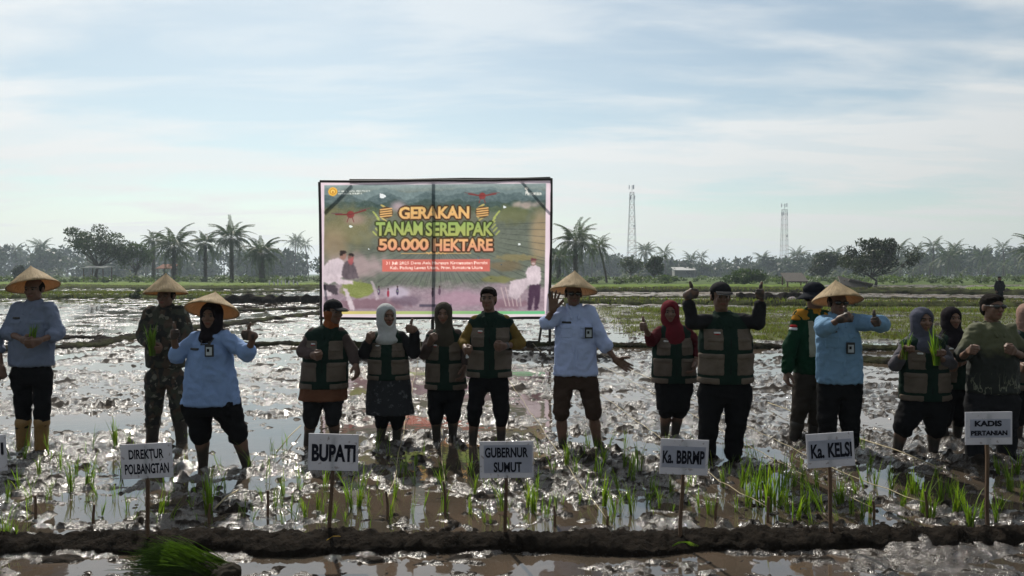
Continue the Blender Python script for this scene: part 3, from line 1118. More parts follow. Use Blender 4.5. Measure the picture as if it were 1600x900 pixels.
        for s in (-1, 1):
            xs_ = lambda a, b_: (min(s * a, s * b_), max(s * a, s * b_))
            panel(*xs_(W * .27, W * .94), .13, .465, CL['beige'], .003, 'chest_panel')
            panel(*xs_(W * .30, W * .84), .27, .335, CL['beige'], .009, 'chest_pocket')
            panel(*xs_(W * .26, W * 1.1), .52, .60, CL['beige'], .010, 'pocket_flap')
            panel(*xs_(W * .24, W * 1.1), .52, .86, CL['beige'], .004, 'lower_pocket')
            panel(*xs_(W * .42, W * 1.25), .90, .995, CL['beige'], .005, 'hem_panel')
        panel(-W * .025, W * .025, .10, .995, CL['piping'], .003, 'zip')
        panel(-W * .62, -W * .36, .175, .205, CL['flag_white'], .011, 'name_patch')
        panel(-W * .62, -W * .36, .205, .222, CL['flag_red'], .011, 'name_patch')
    else:
        shirt = torso + slv
        V_, Q_ = solid(shirt, .0125, .004, wr=sp.get('fold', .020), seed=sd, wscale=(10, 10, 5))
        so = part(sp.get('shirt_name', 'shirt'), (V_, Q_), sp['shirt'])

        def panel(x0, x1, z0, z1, mat, th, name, vox=.0095, y1=-.03, y0=-.4):
            return part(name, solid(shirt, vox, .010 + th, clip=((x0, y0, z0), (x1, y1, z1))), mat, so)
        if sp.get('placket', True):
            zc = Jp((0, sp['hem'] - 12))[2]
            panel(cx(zs - .2) - .012, cx(zs - .2) + .012, zc, zs - .03, sp['shirt'], .003, 'placket')
        if sp.get('pockets', True):
            for s in (-1, 1):
                panel(ms[0] + s * wch * .5 - .055, ms[0] + s * wch * .5 + .055, zs - .25, zs - .12, sp['shirt'], .004, 'breast_pocket')
                panel(ms[0] + s * wch * .5 - .058, ms[0] + s * wch * .5 + .058, zs - .16, zs - .115, sp['shirt'], .008, 'pocket_flap')
        if sp.get('nametag'):
            x = ms[0] - wch * .48
            panel(x - .045, x + .045, zs - .105, zs - .085, CL['badge'], .008, 'name_tag', .005)
        for a in sp.get('panels', ()):
            panel(*a)
        # collar
        cl = collar_prims
        if sp.get('collar', True):
            part('collar', solid(cl, .006), sp.get('collar_mat', sp['shirt']), so)
    # --- badge on a lanyard
    if 'badge' in sp:
        ybad = -dep * 1.18 - .025; c = Jp(tuple(sp['badge']) + (ybad,))
        c[1] = ybad
        mb = MB(); mb.box(c, (.075, .012, .105))
        bo = link('badge', mb.mesh('badge'), parent=root, mat=CL['badge'])
        mb = MB(); mb.box(c + np.array((0, -.0085, -.004)), (.050, .005, .070))
        link('badge_card', mb.mesh('badge_card'), parent=bo, mat=CL['card'])
        mb = MB(); mb.box(c + np.array((-.006, -.0125, .004)), (.020, .003, .026))
        link('badge_print', mb.mesh('badge_print'), parent=bo, mat=CL['dark'])
        if sp.get('lanyard', True):
            mb = MB()
            for s in (-1, 1):
                mb.tube([neck + np.array((s * .06, -.04, -.02)), np.array((c[0] * .5 + ms[0] * .5 + s * .035, ybad + .002, zs - .05)), c + np.array((0, 0, .055))], .006, 6)
            mb.box(c + np.array((0, 0, .066)), (.02, .012, .026))
            link('lanyard', mb.mesh('lanyard'), parent=root, mat=CL['badge'])
    # --- headwear
    hw = sp.get('wear', ())
    up = HR @ np.array((0, 0, 1.0))
    if 'hair' in hw:
        hr_ = [ell(H(0, .020, .045), np.array((.083, .096, .078)) * S, .01, HR), ell(H(0, -.050, .082), np.array((.058, .042, .028)) * S, .02, HR), ell(H(0, .05, -.02), np.array((.074, .060, .070)) * S, .02, HR),
               ell(H(0, -.10, -.022), np.array((.072, .070, .082)) * S, .012, HR, True)]
        part('hair', solid(hr_, .007, wr=.006, seed=sd, wscale=(22, 22, 22)), CL['hair'])
    if 'backhair' in hw:
        hr_ = [ell(H(0, .022, .02), np.array((.084, .096, .080)) * S, .01, HR), ell(H(0, -.09, -.02), np.array((.080, .085, .12)) * S, .012, HR, True)]
        part('hair', solid(hr_, .008), CL['hair'])
    if 'hijab' in hw:
        m_ = sp['hijab']
        dr = sp.get('drape', .16)
        hj = [ell(H(0, .014, .026), np.array((.096, .112, .104)) * S, .02, HR), ell(H(0, .010, -.055), np.array((.088, .094, .085)) * S, .04, HR),
              cone(H(0, .012, -.09), np.array((ms[0], -.012, zs + .015)), .078 * S, .105 if dr > .05 else .085, .05), ell((ms[0], -dep * .62, zs - dr * .45), (.115, .065 * b, dr * .62) if dr > .05 else (.06, .05, .05), .05),
              ell((ms[0], dep * .55, zs - .03), (.13, .06, .12), .05),
              ell(H(0, -.115, -.012), np.array((.062, .085, .088)) * S, .014, HR, True)]
        part('headscarf', solid(hj, .008, wr=.007, seed=sd, wscale=(8, 8, 5)), m_)
    if 'cone' in hw:
        hrad, hh, back, roll, dz = sp['cone']
        nseg, nr = 72, 14
        axis = np.array((math.sin(R(roll)), math.sin(R(back)), 1.0)); axis /= np.linalg.norm(axis)
        q = Vector((0, 0, 1)).rotation_difference(Vector(axis)).to_matrix()
        vs, cs, fs = [], [], []
        seedh = sd
        for layer in (0, 1):
            for i in range(nr + 1):
                tt = i / nr
                for j in range(nseg):
                    a = 2 * math.pi * j / nseg
                    r = hrad * tt * (1 + .012 * math.sin(3 * a + seedh) * tt)
                    z = hh * (1 - tt) ** .94 - layer * .007
                    if layer == 0:
                        z += .0035 * math.sin(a * 18) * tt + .004 * math.sin(5 * a + 9 * tt + seedh) * tt
                    if i == 0:
                        r, z = .002, hh + .004 - layer * .008
                    if tt > .97:
                        z -= .003
                    vs.append((r * math.cos(a), r * math.sin(a), z)); cs.append((j / nseg * 6.0, tt, layer))
        m1 = (nr + 1) * nseg
        for layer in (0, 1):
            o_ = layer * m1
            for i in range(nr):
                for j in range(nseg):
                    k = (j + 1) % nseg
                    f_ = (o_ + i * nseg + j, o_ + (i + 1) * nseg + j, o_ + (i + 1) * nseg + k, o_ + i * nseg + k)
                    fs.append(f_ if layer == 0 else f_[::-1])
        for j in range(nseg):
            k = (j + 1) % nseg
            fs.append((nr * nseg + j, m1 + nr * nseg + j, m1 + nr * nseg + k, nr * nseg + k))
        vs = np.array(vs) @ np.array(q).T + hd + axis * dz
        ho = link('conical_hat', new_mesh('conical_hat', vs, np.array(fs), cs, mats=[STRAW]), parent=root)
        # woven hoop at the rim
        mb = MB()
        a = np.linspace(0, 2 * math.pi, 49)
        ring = np.stack([hrad * .985 * np.cos(a), hrad * .985 * np.sin(a), 0 * a - .004], 1) @ np.array(q).T + hd + axis * dz
        mb.tube(ring, .0055, 6, cap=False)
        rm = mb.mesh('hat_rim', smooth=True)
        link('hat_rim', new_mesh('hat_rim', np.concatenate(mb.v), mb.f, np.tile((.3, .95, 0), (mb.n, 1)), mats=[STRAW]), parent=ho)
    if 'cap' in hw:
        m_ = sp.get('cap_mat', CL['dark'])
        cr = [ell(H(0, .008, .052), np.array((.090, .106, .082)) * S, .01, HR)]
        lo = np.array(bounds(cr, .01)[0]); hi = np.array(bounds(cr, .01)[1])
        lo[2] = H(0, 0, .042)[2]
        co = part('cap', solid(cr, .007, clip=(lo, hi)), m_)
        pk = [ell(H(0, -.115, .040), np.array((.072, .078, .011)) * S, .006, HR @ np.array(Matrix.Rotation(R(10), 3, 'X')))]
        part('cap_peak', solid(pk, .005), m_, co)
        ed = [cone(H(math.sin(u) * .074, -.118 - math.cos(u) * .076, .0335 - .012 * math.cos(u)), H(math.sin(u + .25) * .074, -.118 - math.cos(u + .25) * .076, .0335 - .012 * math.cos(u + .25)), .0042, .0042, .002) for u in np.arange(-1.25, 1.2, .25)]
        part('peak_edging', solid(ed, .004), CL['brim'] if not sp.get('plain_cap') else m_, co)
        part('cap_button', solid([ell(H(0, .008, .134), (.009, .009, .006), .004)], .004), m_, co)
    if 'bucket' in hw:
        cr = [ell(H(0, .008, .075), np.array((.094, .106, .080)) * S, .01, HR)]
        lo, hi = bounds(cr, .01); lo[2] = H(0, 0, .030)[2]
        co = part('bucket_hat', solid(cr, .008, clip=(lo, hi), wr=.004, seed=sd), CL['navy'])
        a = np.linspace(0, 2 * math.pi, 40, endpoint=False)
        rows = ((.092, .050), (.104, .036), (.136, .010), (.168, -.016), (.165, -.021), (.132, .004), (.100, .028))
        vs = [H(rr * math.cos(q), rr * 1.06 * math.sin(q) + .004, zz + .006 * math.sin(2 * q + 1) * (rr > .12)) for rr, zz in rows for q in a]
        fs = [(i * 40 + j, i * 40 + (j + 1) % 40, (i + 1) * 40 + (j + 1) % 40, (i + 1) * 40 + j) for i in range(len(rows) - 1) for j in range(40)]
        part('hat_brim', (np.array(vs, dtype=np.float32), np.array(fs)), CL['navy'], co)
    if 'shades' in hw:
        gl = [ell(H(e, -.094, .008), np.array((.029, .009, .019)) * S, .004, HR) for e in (-.034, .034)] + [cone(H(-.02, -.098, .014), H(.02, -.098, .014), .005, .005, .004)]
        for s in (-1, 1):
            gl.append(cone(H(s * .062, -.088, .016), H(s * .084, .01, .012), .005, .004, .004))
        part('sunglasses', solid(gl, .004), CL['lens'])
    if 'mask' in hw:
        pass
    for fn_ in sp.get('extra', ()):
        fn_(root, base, H, Jp, dict(sh=sh, el=el, wr=wr, ms=ms, mh=mh, zs=zs, zh=zh, wch=wch, dep=dep, cx=cx, shirt=shirt, part=part, neck=neck))
    return root
# ------------------------------------------------------------------ the people in the field
UP = (0, 0, 1)
TL = ('thumb', (.30, -.90, .15), (-.02, 0, 1))          # thumbs-up at the picture's left / right
TR = ('thumb', (-.30, -.90, .15), (.02, 0, 1))
RL = ('relax', None, (.2, -1, 0))
RR = ('relax', None, (-.2, -1, 0))
HL = ('hold', None, (0, -.3, 1))
FL = ('fist', None, (0, -.4, 1))
VS = 'green and beige vest'


def tunic(mat, zt, zb, wt, wb):
    return (mat, zt, zb, wt, wb)


def front_panel(mat, x0, x1, z0, z1, th, name):
    def f(root, base, H, Jp, k):
        a, b = Jp((x0, z0)), Jp((x1, z1))
        V, Q = solid(k['shirt'], .0075, .012 + th, clip=((a[0], -.4, a[2]), (b[0], -.01, b[2])))
        k['part'](name, (V, Q), mat)
    return f


def orange_shoulder(root, base, H, Jp, k):
    V, Q = solid(k['shirt'], .009, .012, clip=((-.6, -.4, k['zs'] - .045), (.6, .3, k['zs'] + .12)))
    k['part']('shoulder_yoke', (V, Q), CL['orange'])
    a = k['sh'][0] + (k['el'][0] - k['sh'][0]) * .38
    for dz, m in ((.012, 'flag_red'), (-.014, 'flag_white')):
        V, Q = solid(k['shirt'], .006, .014, clip=((a[0] - .12, -.3, a[2] + dz - .013), (a[0] + .0, -.02, a[2] + dz + .013)))
        k['part']('flag_patch', (V, Q), CL[m])


def ear_scarf(root, base, H, Jp, k):
    pr = [ell(H(0, .02, -.015), np.array((.086, .092, .075)), .01), cone(H(0, .02, -.07), k['neck'] + np.array((0, 0, -.02)), .068, .085, .03),
          ell(H(.045, -.09, -.02), (.055, .085, .085), .012, None, True)]
    k['part']('headscarf', solid(pr, .008, wr=.005), CL['orange_scarf'])


def phone(root, base, H, Jp, k):
    mb = MB()
    c = k['wr'][0] + np.array((.01, -.05, -.02))
    mb.tube([c + np.array((-.01, -.02, .05)), c + np.array((.012, -.03, -.045))], .011, 10)
    mb.tube([c + np.array((.012, -.03, -.045)), c + np.array((.016, -.03, -.062))], [.015, .016], 10)
    o = link('white_torch', mb.mesh('white_torch', smooth=True), parent=None, loc=base, mat=CL['flag_white'],
             label='small white torch held by the bareheaded man in the mustard-sleeved shirt', category='torch')


def wristwatch(i):
    def f(root, base, H, Jp, k):
        d = k['wr'][i] - k['el'][i]; d /= np.linalg.norm(d)
        mb = MB(); mb.tube([k['wr'][i] - d * .045, k['wr'][i] - d * .02], .034, 16)
        link('wristwatch', mb.mesh('wristwatch', smooth=True), parent=root, mat=CL['brim'])
    return f


def rice_blade_mesh(name, n, hgt, spread, seed, curve=.55, width=.006, lean=(0, 0), rad=.02, bend=1.0):
    """a tuft: n curved tapering blades rising from one point"""
    r = np.random.default_rng(seed)
    vs, fs, cs = [], [], []
    for i in range(n):
        a = r.uniform(0, 2 * math.pi)
        h = hgt * r.uniform(.45, 1.0)
        sp_ = spread * r.uniform(.15, 1.0) ** .8 * h
        d = np.array((math.cos(a), math.sin(a), 0)); sd = np.array((-d[1], d[0], 0))
        b0 = np.array((r.normal() * rad, r.normal() * rad, -.03))
        w = width * r.uniform(.7, 1.3)
        k = 5
        tip = r.uniform(.0, .45) * bend
        col = np.array((.11, .20, .022)) * r.uniform(.6, 1.35) + np.array((.05, .01, 0)) * r.uniform(0, 1) ** 3
        n0 = len(vs)
        for j in range(k + 1):
            s = j / k
            p = b0 + d * sp_ * (s ** 1.7) + np.array((lean[0], lean[1], 0)) * h * s + np.array((0, 0, h * (s - tip * curve * s ** 3)))
            ww = w * (1 - s) ** .6 * (.6 + .8 * min(1, s * 3))
            vs += [p - sd * ww, p + sd * ww]; cs += [col * (.75 + .35 * s)] * 2
        for j in range(k):
            q = n0 + 2 * j
            fs.append((q, q + 1, q + 3, q + 2))
    return new_mesh(name, vs, np.array(fs), np.array(cs), mats=[LEAF])


t = NT('rice_leaf')
lc = t.attr('Col')['Color']
t.base(lc); t.rough(.5)
t.b.inputs['Specular IOR Level'].default_value = .3
t.translucent(t.mix(1.0, lc, (1.5, 1.6, .7), 'MULTIPLY'), .45)
LEAF = t.m

_hold = 0


def bunch(u, v, D, dy, label, h=.32, n=46, lean=(0, 0), seed=0, width=.006):
    """a bundle of seedlings held in a hand"""
    p = P(u, v, D + dy)
    return link('rice_seedling_bunch', rice_blade_mesh('rice_seedling_bunch', n, h, .32, 50 + seed, rad=.013, lean=lean, width=width), loc=p,
                label=label, category='seedlings', group='rice seedlings held in hands')


PEOPLE = [
    dict(D=7.2, head=(-48, 462), sh=((-82, 490), (-16, 490)), el=((-92, 535), (-4, 545)), wr=((-88, 580), (2, 575, -.1)), hip=((-64, 585), (-34, 585)), kn=((-64, 640), (-34, 640)),
         an=((-64, 705), (-34, 705)), w=(66, 62, 66), hem=590, hand=(RL, ('fist', None, (-.2, -1, 0))), shirt=CL['grey_blue'], sleeve=1.0, legs=CL['black'], wear=('hair',), pockets=False,
         label='person cut off by the picture edge, only a lowered fist showing'),
    dict(D=7.25, head=(53, 452), hs=.98, yaw=6, nod=4, sh=((23, 481), (82, 480)), el=((12, 519), (91, 521)), wr=((36, 531, -.27), (60, 533, -.27)), hip=((33, 582), (66, 582)), kn=((36, 627), (66, 627)),
         an=((36, 702), (64, 704)), w=(68, 66, 68), hem=570, hand=(HL, HL), shirt=CL['grey_blue'], sleeve=1.25, rolled=True, legs=CL['black'], leg_end=.45, leg_r=.92, boots=CL['boot'], boot_top=.38,
         wear=('cone', 'backhair'), cone=(.228, .205, 12, -15, .034), nametag=True,
         label='person in grey-blue shirt and yellow rubber boots holding seedlings, conical straw hat'),
    dict(D=7.62, head=(259, 463), sh=((231, 487), (287, 487)), el=((223, 524), (293, 524)), wr=((238, 541, -.2), (282, 545, -.15)), hip=((243, 588), (275, 588)), kn=((241, 634), (279, 632)),
         an=((237, 692), (285, 692)), w=(62, 58, 58), hem=572, hand=(HL, FL), shirt=CAMO, sleeve=1.8, legs=CAMO, leg_end=.45, leg_r=1.02, boots=CL['mudboot'], boot_top=.40, wear=('cone', 'backhair'),
         cone=(.212, .200, 6, -2, .035), build=1.02, collar=True, pockets=True, sleeve_r=.062,
         label='person in dark camouflage uniform and conical straw hat standing behind the one giving thumbs-up'),
    dict(D=6.62, head=(330, 494), hs=.98, sh=((301, 528), (357, 525)), el=((277, 556, -.1), (386, 553, -.1)), wr=((271, 524, -.2), (397, 525, -.2)), hip=((308, 628), (352, 628)), kn=((313, 672), (368, 670)),
         an=((318, 731), (388, 731)), w=(66, 76, 90), hem=630, hand=(TL, TR), hands=1.02, shirt=CL['light_blue'], sleeve=1.15, rolled=True, sleeve_r=.058, legs=CL['black'], leg_end=.12, leg_r=1.12, cuff=True,
         wear=('hijab', 'cone'), hijab=CL['hij_black'], drape=.02, cone=(.232, .175, 25, 1, .055), badge=(327, 548), nametag=True, build=1.22, pockets=False, muddy_hands=True, collar=False, dep=.13,
         label='person in light blue shirt with hanging badge giving two thumbs-up under a conical hat'),
    dict(D=7.5, head=(521, 488), yaw=50, sh=((484, 520), (537, 519)), el=((473, 549), (551, 549)), wr=((489, 555, -.22), (556, 570, -.1)), hip=((492, 612), (520, 612)), kn=((486, 652), (520, 650)),
         an=((479, 695), (524, 694)), w=(68, 70, 74), hem=606, hand=(FL, RR), shirt=CL['mauve'], sleeve=1.75, vest=1, legs=CL['dark'], leg_end=.15, skirt=(CL['tunic'], 598, 624, 70, 76), skirt_name='tunic',
         wear=('cap', 'backhair'), cap_mat=CL['dark'], plain_cap=True, nod=2, extra=(ear_scarf,), build=1.05,
         label='person in black cap turned sideways, orange scarf and vest over a brown-orange tunic'),
    dict(D=7.55, head=(604, 494), yaw=32, sh=((582, 527), (631, 525)), el=((569, 552, -.05), (647, 551, -.05)), wr=((575, 534, -.15), (648, 515, -.15)), hip=((596, 605), (620, 605)), kn=((598, 648), (621, 648)),
         an=((593, 693), (619, 692)), w=(62, 62, 64), hem=592, hand=(FL, TR), shirt=CL['dark'], sleeve=1.85, vest=1, legs=CL['black'], leg_end=.25, skirt=(BATIK_SKIRT, 586, 646, 64, 76),
         wear=('hijab',), hijab=CL['hij_white'], drape=.08, build=1.0,
         label='person in white headscarf, vest and dark patterned skirt raising one thumb'),
    dict(D=7.72, head=(693, 491), hs=.97, sh=((672, 523), (717, 521)), el=((663, 553, -.06), (729, 550)), wr=((672, 535, -.2), (726, 574, -.1)), hip=((684, 610), (710, 608)), kn=((681, 645), (708, 643)),
         an=((682, 689), (707, 686)), w=(58, 60, 64), hem=607, hand=(FL, RR), shirt=CL['mauve'], sleeve=1.6, vest=1, legs=CL['black'], leg_end=.18, wear=('hijab',), hijab=CL['hij_olive'], drape=.17,
         label='person in olive headscarf and vest beside the bareheaded man before the banner'),
    dict(D=7.5, head=(763, 467), yaw=-8, sh=((738, 500), (796, 499)), el=((725, 535, -.02), (812, 536, .02)), wr=((727, 545, -.24), (788, 541, -.2)), hip=((749, 594), (779, 594)), kn=((742, 640), (783, 640)),
         an=((738, 696), (783, 695)), w=(68, 66, 68), hem=588, hand=(FL, FL), shirt=CL['yellow'], sleeve=1.45, vest=1, legs=CL['black'], leg_end=.28, leg_r=.95, wear=('hair',), extra=(phone, wristwatch(1)),
         label='bareheaded person in vest with mustard sleeves and rolled black trousers before the banner'),
    dict(D=7.3, head=(896, 460), yaw=4, hs=1.0, sh=((872, 489), (925, 486)), el=((851, 506, -.08), (943, 537)), wr=((864, 484, -.16), (962, 562, -.06)), hip=((881, 590), (918, 590)), kn=((877, 645), (927, 644)),
         an=((880, 703), (936, 703)), w=(62, 62, 68), hem=585, hand=(('spread', (.05, -.12, 1), (1, 0, 0)), ('open', (.80, -.2, -.5), (.6, 0, .75))), shirt=CL['white_blue'], sleeve=(.85, 1.1), rolled=True, sleeve_r=.063,
         legs=CL['brown'], leg_end=.02, leg_r=.98, wear=('cone', 'backhair', 'shades'), cone=(.232, .200, 12, 4, .036), badge=(920, 520), lanyard=False, nametag=True, collar=True, mud=.0,
         label='person in pale shirt and conical hat waving an open hand, other arm held out'),
    dict(D=7.85, head=(1047, 488), hs=.98, yaw=-10, sh=((1026, 517), (1077, 516)), el=((1018, 533, -.08), (1092, 540)), wr=((1007, 511, -.30), (1087, 566)), hip=((1040, 600), (1066, 600)), kn=((1041, 640), (1062, 640)),
         an=((1038, 684), (1053, 684)), w=(64, 66, 70), hem=597, hand=(('thumb', (-.5, -.8, .1), (-.08, 0, 1)), RR), shirt=CL['darkred'], sleeve=(1.35, 1.5), vest=1, legs=CL['black'], leg_end=.1, skirt=(CL['black'], 590, 640, 60, 50), skirt_name='shorts',
         wear=('hijab',), hijab=CL['red'], drape=.22, build=1.0, mud=.03,
         label='person in red headscarf and vest with one thumb held out'),
    dict(D=6.85, head=(1126, 464), hs=1.06, sh=((1104, 501), (1162, 499)), el=((1082, 503, -.08), (1183, 505, -.08)), wr=((1073, 461, -.12), (1191, 462, -.12)), hip=((1113, 610), (1153, 610)), kn=((1108, 655), (1150, 658)),
         an=((1103, 712), (1144, 724)), w=(84, 84, 86), hem=597, hand=(TL, TR), hands=1.08, shirt=CL['dark'], sleeve=1.65, sleeve_r=.064, vest=1, legs=CL['black'], leg_end=.70, leg_r=1.14, wear=('cap', 'backhair'), cap_mat=CL['dark'], build=1.2, dep=.125, muddy_hands=True,
         label='stout person in black cap and vest raising both thumbs high'),
    dict(D=7.6, head=(1273, 464), yaw=55, sh=((1246, 492), (1294, 494)), el=((1235, 542), (1304, 540)), wr=((1230, 580, -.06), (1300, 575)), hip=((1256, 585), (1284, 585)), kn=((1250, 637), (1276, 637)),
         an=((1239, 694), (1270, 694)), w=(54, 56, 58), hem=582, hand=(RL, RR), shirt=CL['jgreen'], shirt_name='jacket', sleeve=1.9, sleeve_r=.062, legs=CL['khaki'], leg_end=.4, boots=CL['mudboot'], boot_top=.42, wear=('bucket', 'backhair'), pockets=False, placket=False,
         extra=(front_panel(CL['cream'], 1256, 1274, 556, 500, .004, 'cream_panel'), orange_shoulder), collar=True,
         label='person in dark bucket hat and green, cream and orange jacket looking sideways'),
    dict(D=7.0, head=(1309, 474), sh=((1281, 502), (1336, 500)), el=((1286, 514, -.26), (1377, 507, -.2)), wr=((1312, 499, -.46), (1371, 503, -.42)), hip=((1296, 602), (1328, 602)), kn=((1293, 652), (1328, 652)),
         an=((1291, 712), (1329, 712)), w=(68, 68, 70), hem=597, hand=(('thumb', (.75, -.6, .3), (.3, .1, 1)), ('thumb', (-.4, -.9, .1), (-.25, 0, 1))), shirt=CL['sky_blue'], sleeve=(1.35, 1.55), rolled=True, sleeve_r=.062, legs=CL['black'], leg_end=.55, leg_r=1.1,
         wear=('cone', 'backhair', 'shades'), cone=(.226, .195, 16, 1, .030), badge=(1329, 544), lanyard=False, muddy_hands=True, nametag=True, collar=True,
         label='person in sky blue shirt and conical hat stretching both thumbs forward'),
    dict(D=7.1, head=(1441, 501), sh=((1415, 534), (1468, 532)), el=((1399, 570, -.02), (1484, 568, -.02)), wr=((1412, 552, -.22), (1465, 558, -.24)), hip=((1427, 630), (1462, 630)), kn=((1413, 664), (1462, 666)),
         an=((1399, 709), (1458, 709)), w=(70, 74, 78), hem=624, hand=(('hold', (.1, -.6, .8), (.9, 0, .2)), ('hold', (-.1, -.6, .8), (-.9, 0, .2))), shirt=CL['greysleeve'], sleeve=1.5, vest=1, legs=CL['black'], leg_end=.05, leg_r=1.18, cuff=True, wear=('hijab',), hijab=CL['hij_grey'], drape=.13, build=1.08,
         label='person in grey headscarf and vest holding up two bunches of seedlings'),
    dict(D=7.75, head=(1487, 498), hs=.96, sh=((1468, 529), (1511, 528)), el=((1459, 560), (1519, 560)), wr=((1478, 570, -.2), (1505, 565, -.2)), hip=((1476, 605), (1503, 605)), kn=((1476, 645), (1501, 645)),
         an=((1474, 690), (1494, 690)), w=(58, 58, 62), hem=606, hand=(FL, FL), shirt=CL['hij_black'], sleeve=1.8, vest=1, legs=CL['black'], leg_end=.25, wear=('hijab',), hijab=CL['hij_black'], drape=.14, skin=(.16, .085, .055),
         label='person in black headscarf and vest standing behind the one with two seedling bunches'),
    dict(D=6.95, head=(1551, 480), hs=1.03, yaw=6, sh=((1518, 516), (1584, 514)), el=((1503, 558, -.03), (1597, 556, -.03)), wr=((1514, 549, -.28), (1584, 549, -.28)), hip=((1530, 620), (1570, 620)), kn=((1526, 662), (1573, 662)),
         an=((1522, 717), (1573, 717)), w=(70, 74, 80), hem=612, hand=(FL, FL), shirt=BATIK_SHIRT, sleeve=.92, sleeve_r=.064, legs=CL['dark'], leg_end=.85, leg_r=1.12, wear=('hair', 'shades'), build=1.12, placket=True, pockets=False,
         label='person in olive batik shirt and sunglasses behind the KADIS PERTANIAN sign'),
    dict(D=7.6, head=(1606, 493), hs=.97, yaw=-12, sh=((1584, 524), (1632, 524)), el=((1577, 556), (1640, 556)), wr=((1592, 570, -.2), (1625, 572, -.2)), hip=((1594, 605), (1622, 605)), kn=((1592, 645), (1622, 645)),
         an=((1590, 695), (1622, 695)), w=(60, 60, 64), hem=608, hand=(FL, FL), shirt=CL['greysleeve'], sleeve=1.8, vest=1, legs=CL['black'], leg_end=.2, wear=('hijab',), hijab=CL['hij_pink'], drape=.15,
         label='person in dusty pink headscarf and vest cut off by the picture edge'),
]
for sp in PEOPLE:
    person(sp)

bunch(49, 537, 7.25, -.30, 'bunch of rice seedlings in the hands of the person in yellow boots', h=.27, n=34, lean=(.12, 0), seed=1)
bunch(238, 551, 7.62, -.26, 'bunch of rice seedlings in the hand of the person in camouflage', h=.36, n=60, lean=(.0, -.1), seed=2)
bunch(1415, 557, 7.1, -.28, 'thin bunch of rice seedlings raised in front of the grey headscarf', h=.30, n=14, lean=(.02, 0), seed=3)
bunch(1463, 566, 7.1, -.30, 'fanned bright green bunch of rice seedlings held before the vest', h=.40, n=40, lean=(-.06, 0), seed=4)

# two people far off on the bund behind the batik shirt
for u, v, D, lab, w in ((1562, 432, 43.0, 'distant dark figure standing on the far bund above the batik shirt', 11),):
    s = FPX / D
    m = s
    y0 = v
    q = lambda dx, dz: (u + dx * m, y0 + dz * m)
    person(dict(D=D, head=q(0, .12), sh=(q(-.20, .30), q(.20, .30)), el=(q(-.26, .58), q(.26, .58)), wr=(q(-.22, .82) + (-.05,), q(.22, .82) + (-.05,)), hip=(q(-.10, .85), q(.10, .85)), kn=(q(-.11, 1.25), q(.11, 1.25)),
                an=(q(-.11, 1.66), q(.11, 1.66)), w=(.42 * m, .40 * m, .42 * m), hem=y0 + .9 * m, hand=(RL, RR), shirt=CL['dark'] if D < 45 else CL['hij_grey'], sleeve=1.8, legs=CL['black'], leg_end=.9, wear=('hair',), pockets=False, placket=False, label=lab))
# ------------------------------------------------------------------ lettering
def text_tris(s, size=1.0, bold=.0, xs=1.0, align='CENTER', space=1.0):
    cu = bpy.data.curves.new('lettering', 'FONT')
    cu.body = s; cu.size = size; cu.align_x = align; cu.align_y = 'CENTER'
    cu.offset = bold; cu.space_character = space; cu.resolution_u = 4; cu.fill_mode = 'FRONT' if hasattr(cu, 'fill_mode') else cu.fill_mode
    o = bpy.data.objects.new('lettering', cu)
    COL.objects.link(o)
    dg = bpy.context.evaluated_depsgraph_get()
    me = bpy.data.meshes.new_from_object(o.evaluated_get(dg))
    me.calc_loop_triangles()
    V = np.array([v.co[:] for v in me.vertices]).reshape(-1, 3)
    T = np.array([t_.vertices[:] for t_ in me.loop_triangles]).reshape(-1, 3)
    bpy.data.objects.remove(o); bpy.data.curves.remove(cu); bpy.data.meshes.remove(me)
    V = V * np.array((xs, 1, 1))
    return V, T


def fit_text(s, w, h, bold=.02, space=1.0):
    """letters stretched to fill a w x h rectangle centred on the origin"""
    V, T = text_tris(s, 1.0, bold, space=space)
    lo, hi = V.min(0), V.max(0)
    V = (V - (lo + hi) / 2) * np.array((w / (hi[0] - lo[0]), h / (hi[1] - lo[1]), 1))
    return V, T


# ------------------------------------------------------------------ name signs on stakes
t = NT('sign_board')
bc_ = t.mix(t.rng(t.noise(6, 5), .4, .7, 0, 1), (.50, .50, .54), (.40, .40, .44))
t.base(t.mix(t.rng(t.noise(38, 2, .4), .64, .69, 0, .8), bc_, (.10, .075, .055)))
t.rough(.6)
t.translucent((.75, .75, .82), .22)
BOARD = t.m
t = NT('sign_paper')
t.base(t.mix(t.rng(t.noise(9, 4), .4, .7, 0, 1), (.40, .41, .50), (.33, .34, .42)))
t.rough(.7)
t.translucent((.65, .66, .78), .18)
PAPER = t.m
INK = cloth('black_ink', (.012, .013, .022), rough=.5)
t = NT('wood_stake')
f = t.noise(6, 6, .6, stretch=(6, 6, .6))
t.base(t.mix(t.rng(f, .3, .7, 0, 1), (.055, .030, .016), (.13, .075, .040)))
t.rough(.8); t.bump(f, .01, .6)
WOOD = t.m
t = NT('bamboo')
f = t.noise(5, 6, .6, stretch=(7, 7, .7))
t.base(t.mix(t.rng(f, .3, .7, 0, 1), (.075, .062, .038), (.20, .165, .095)))
t.rough(.7)
BAMBOO = t.m


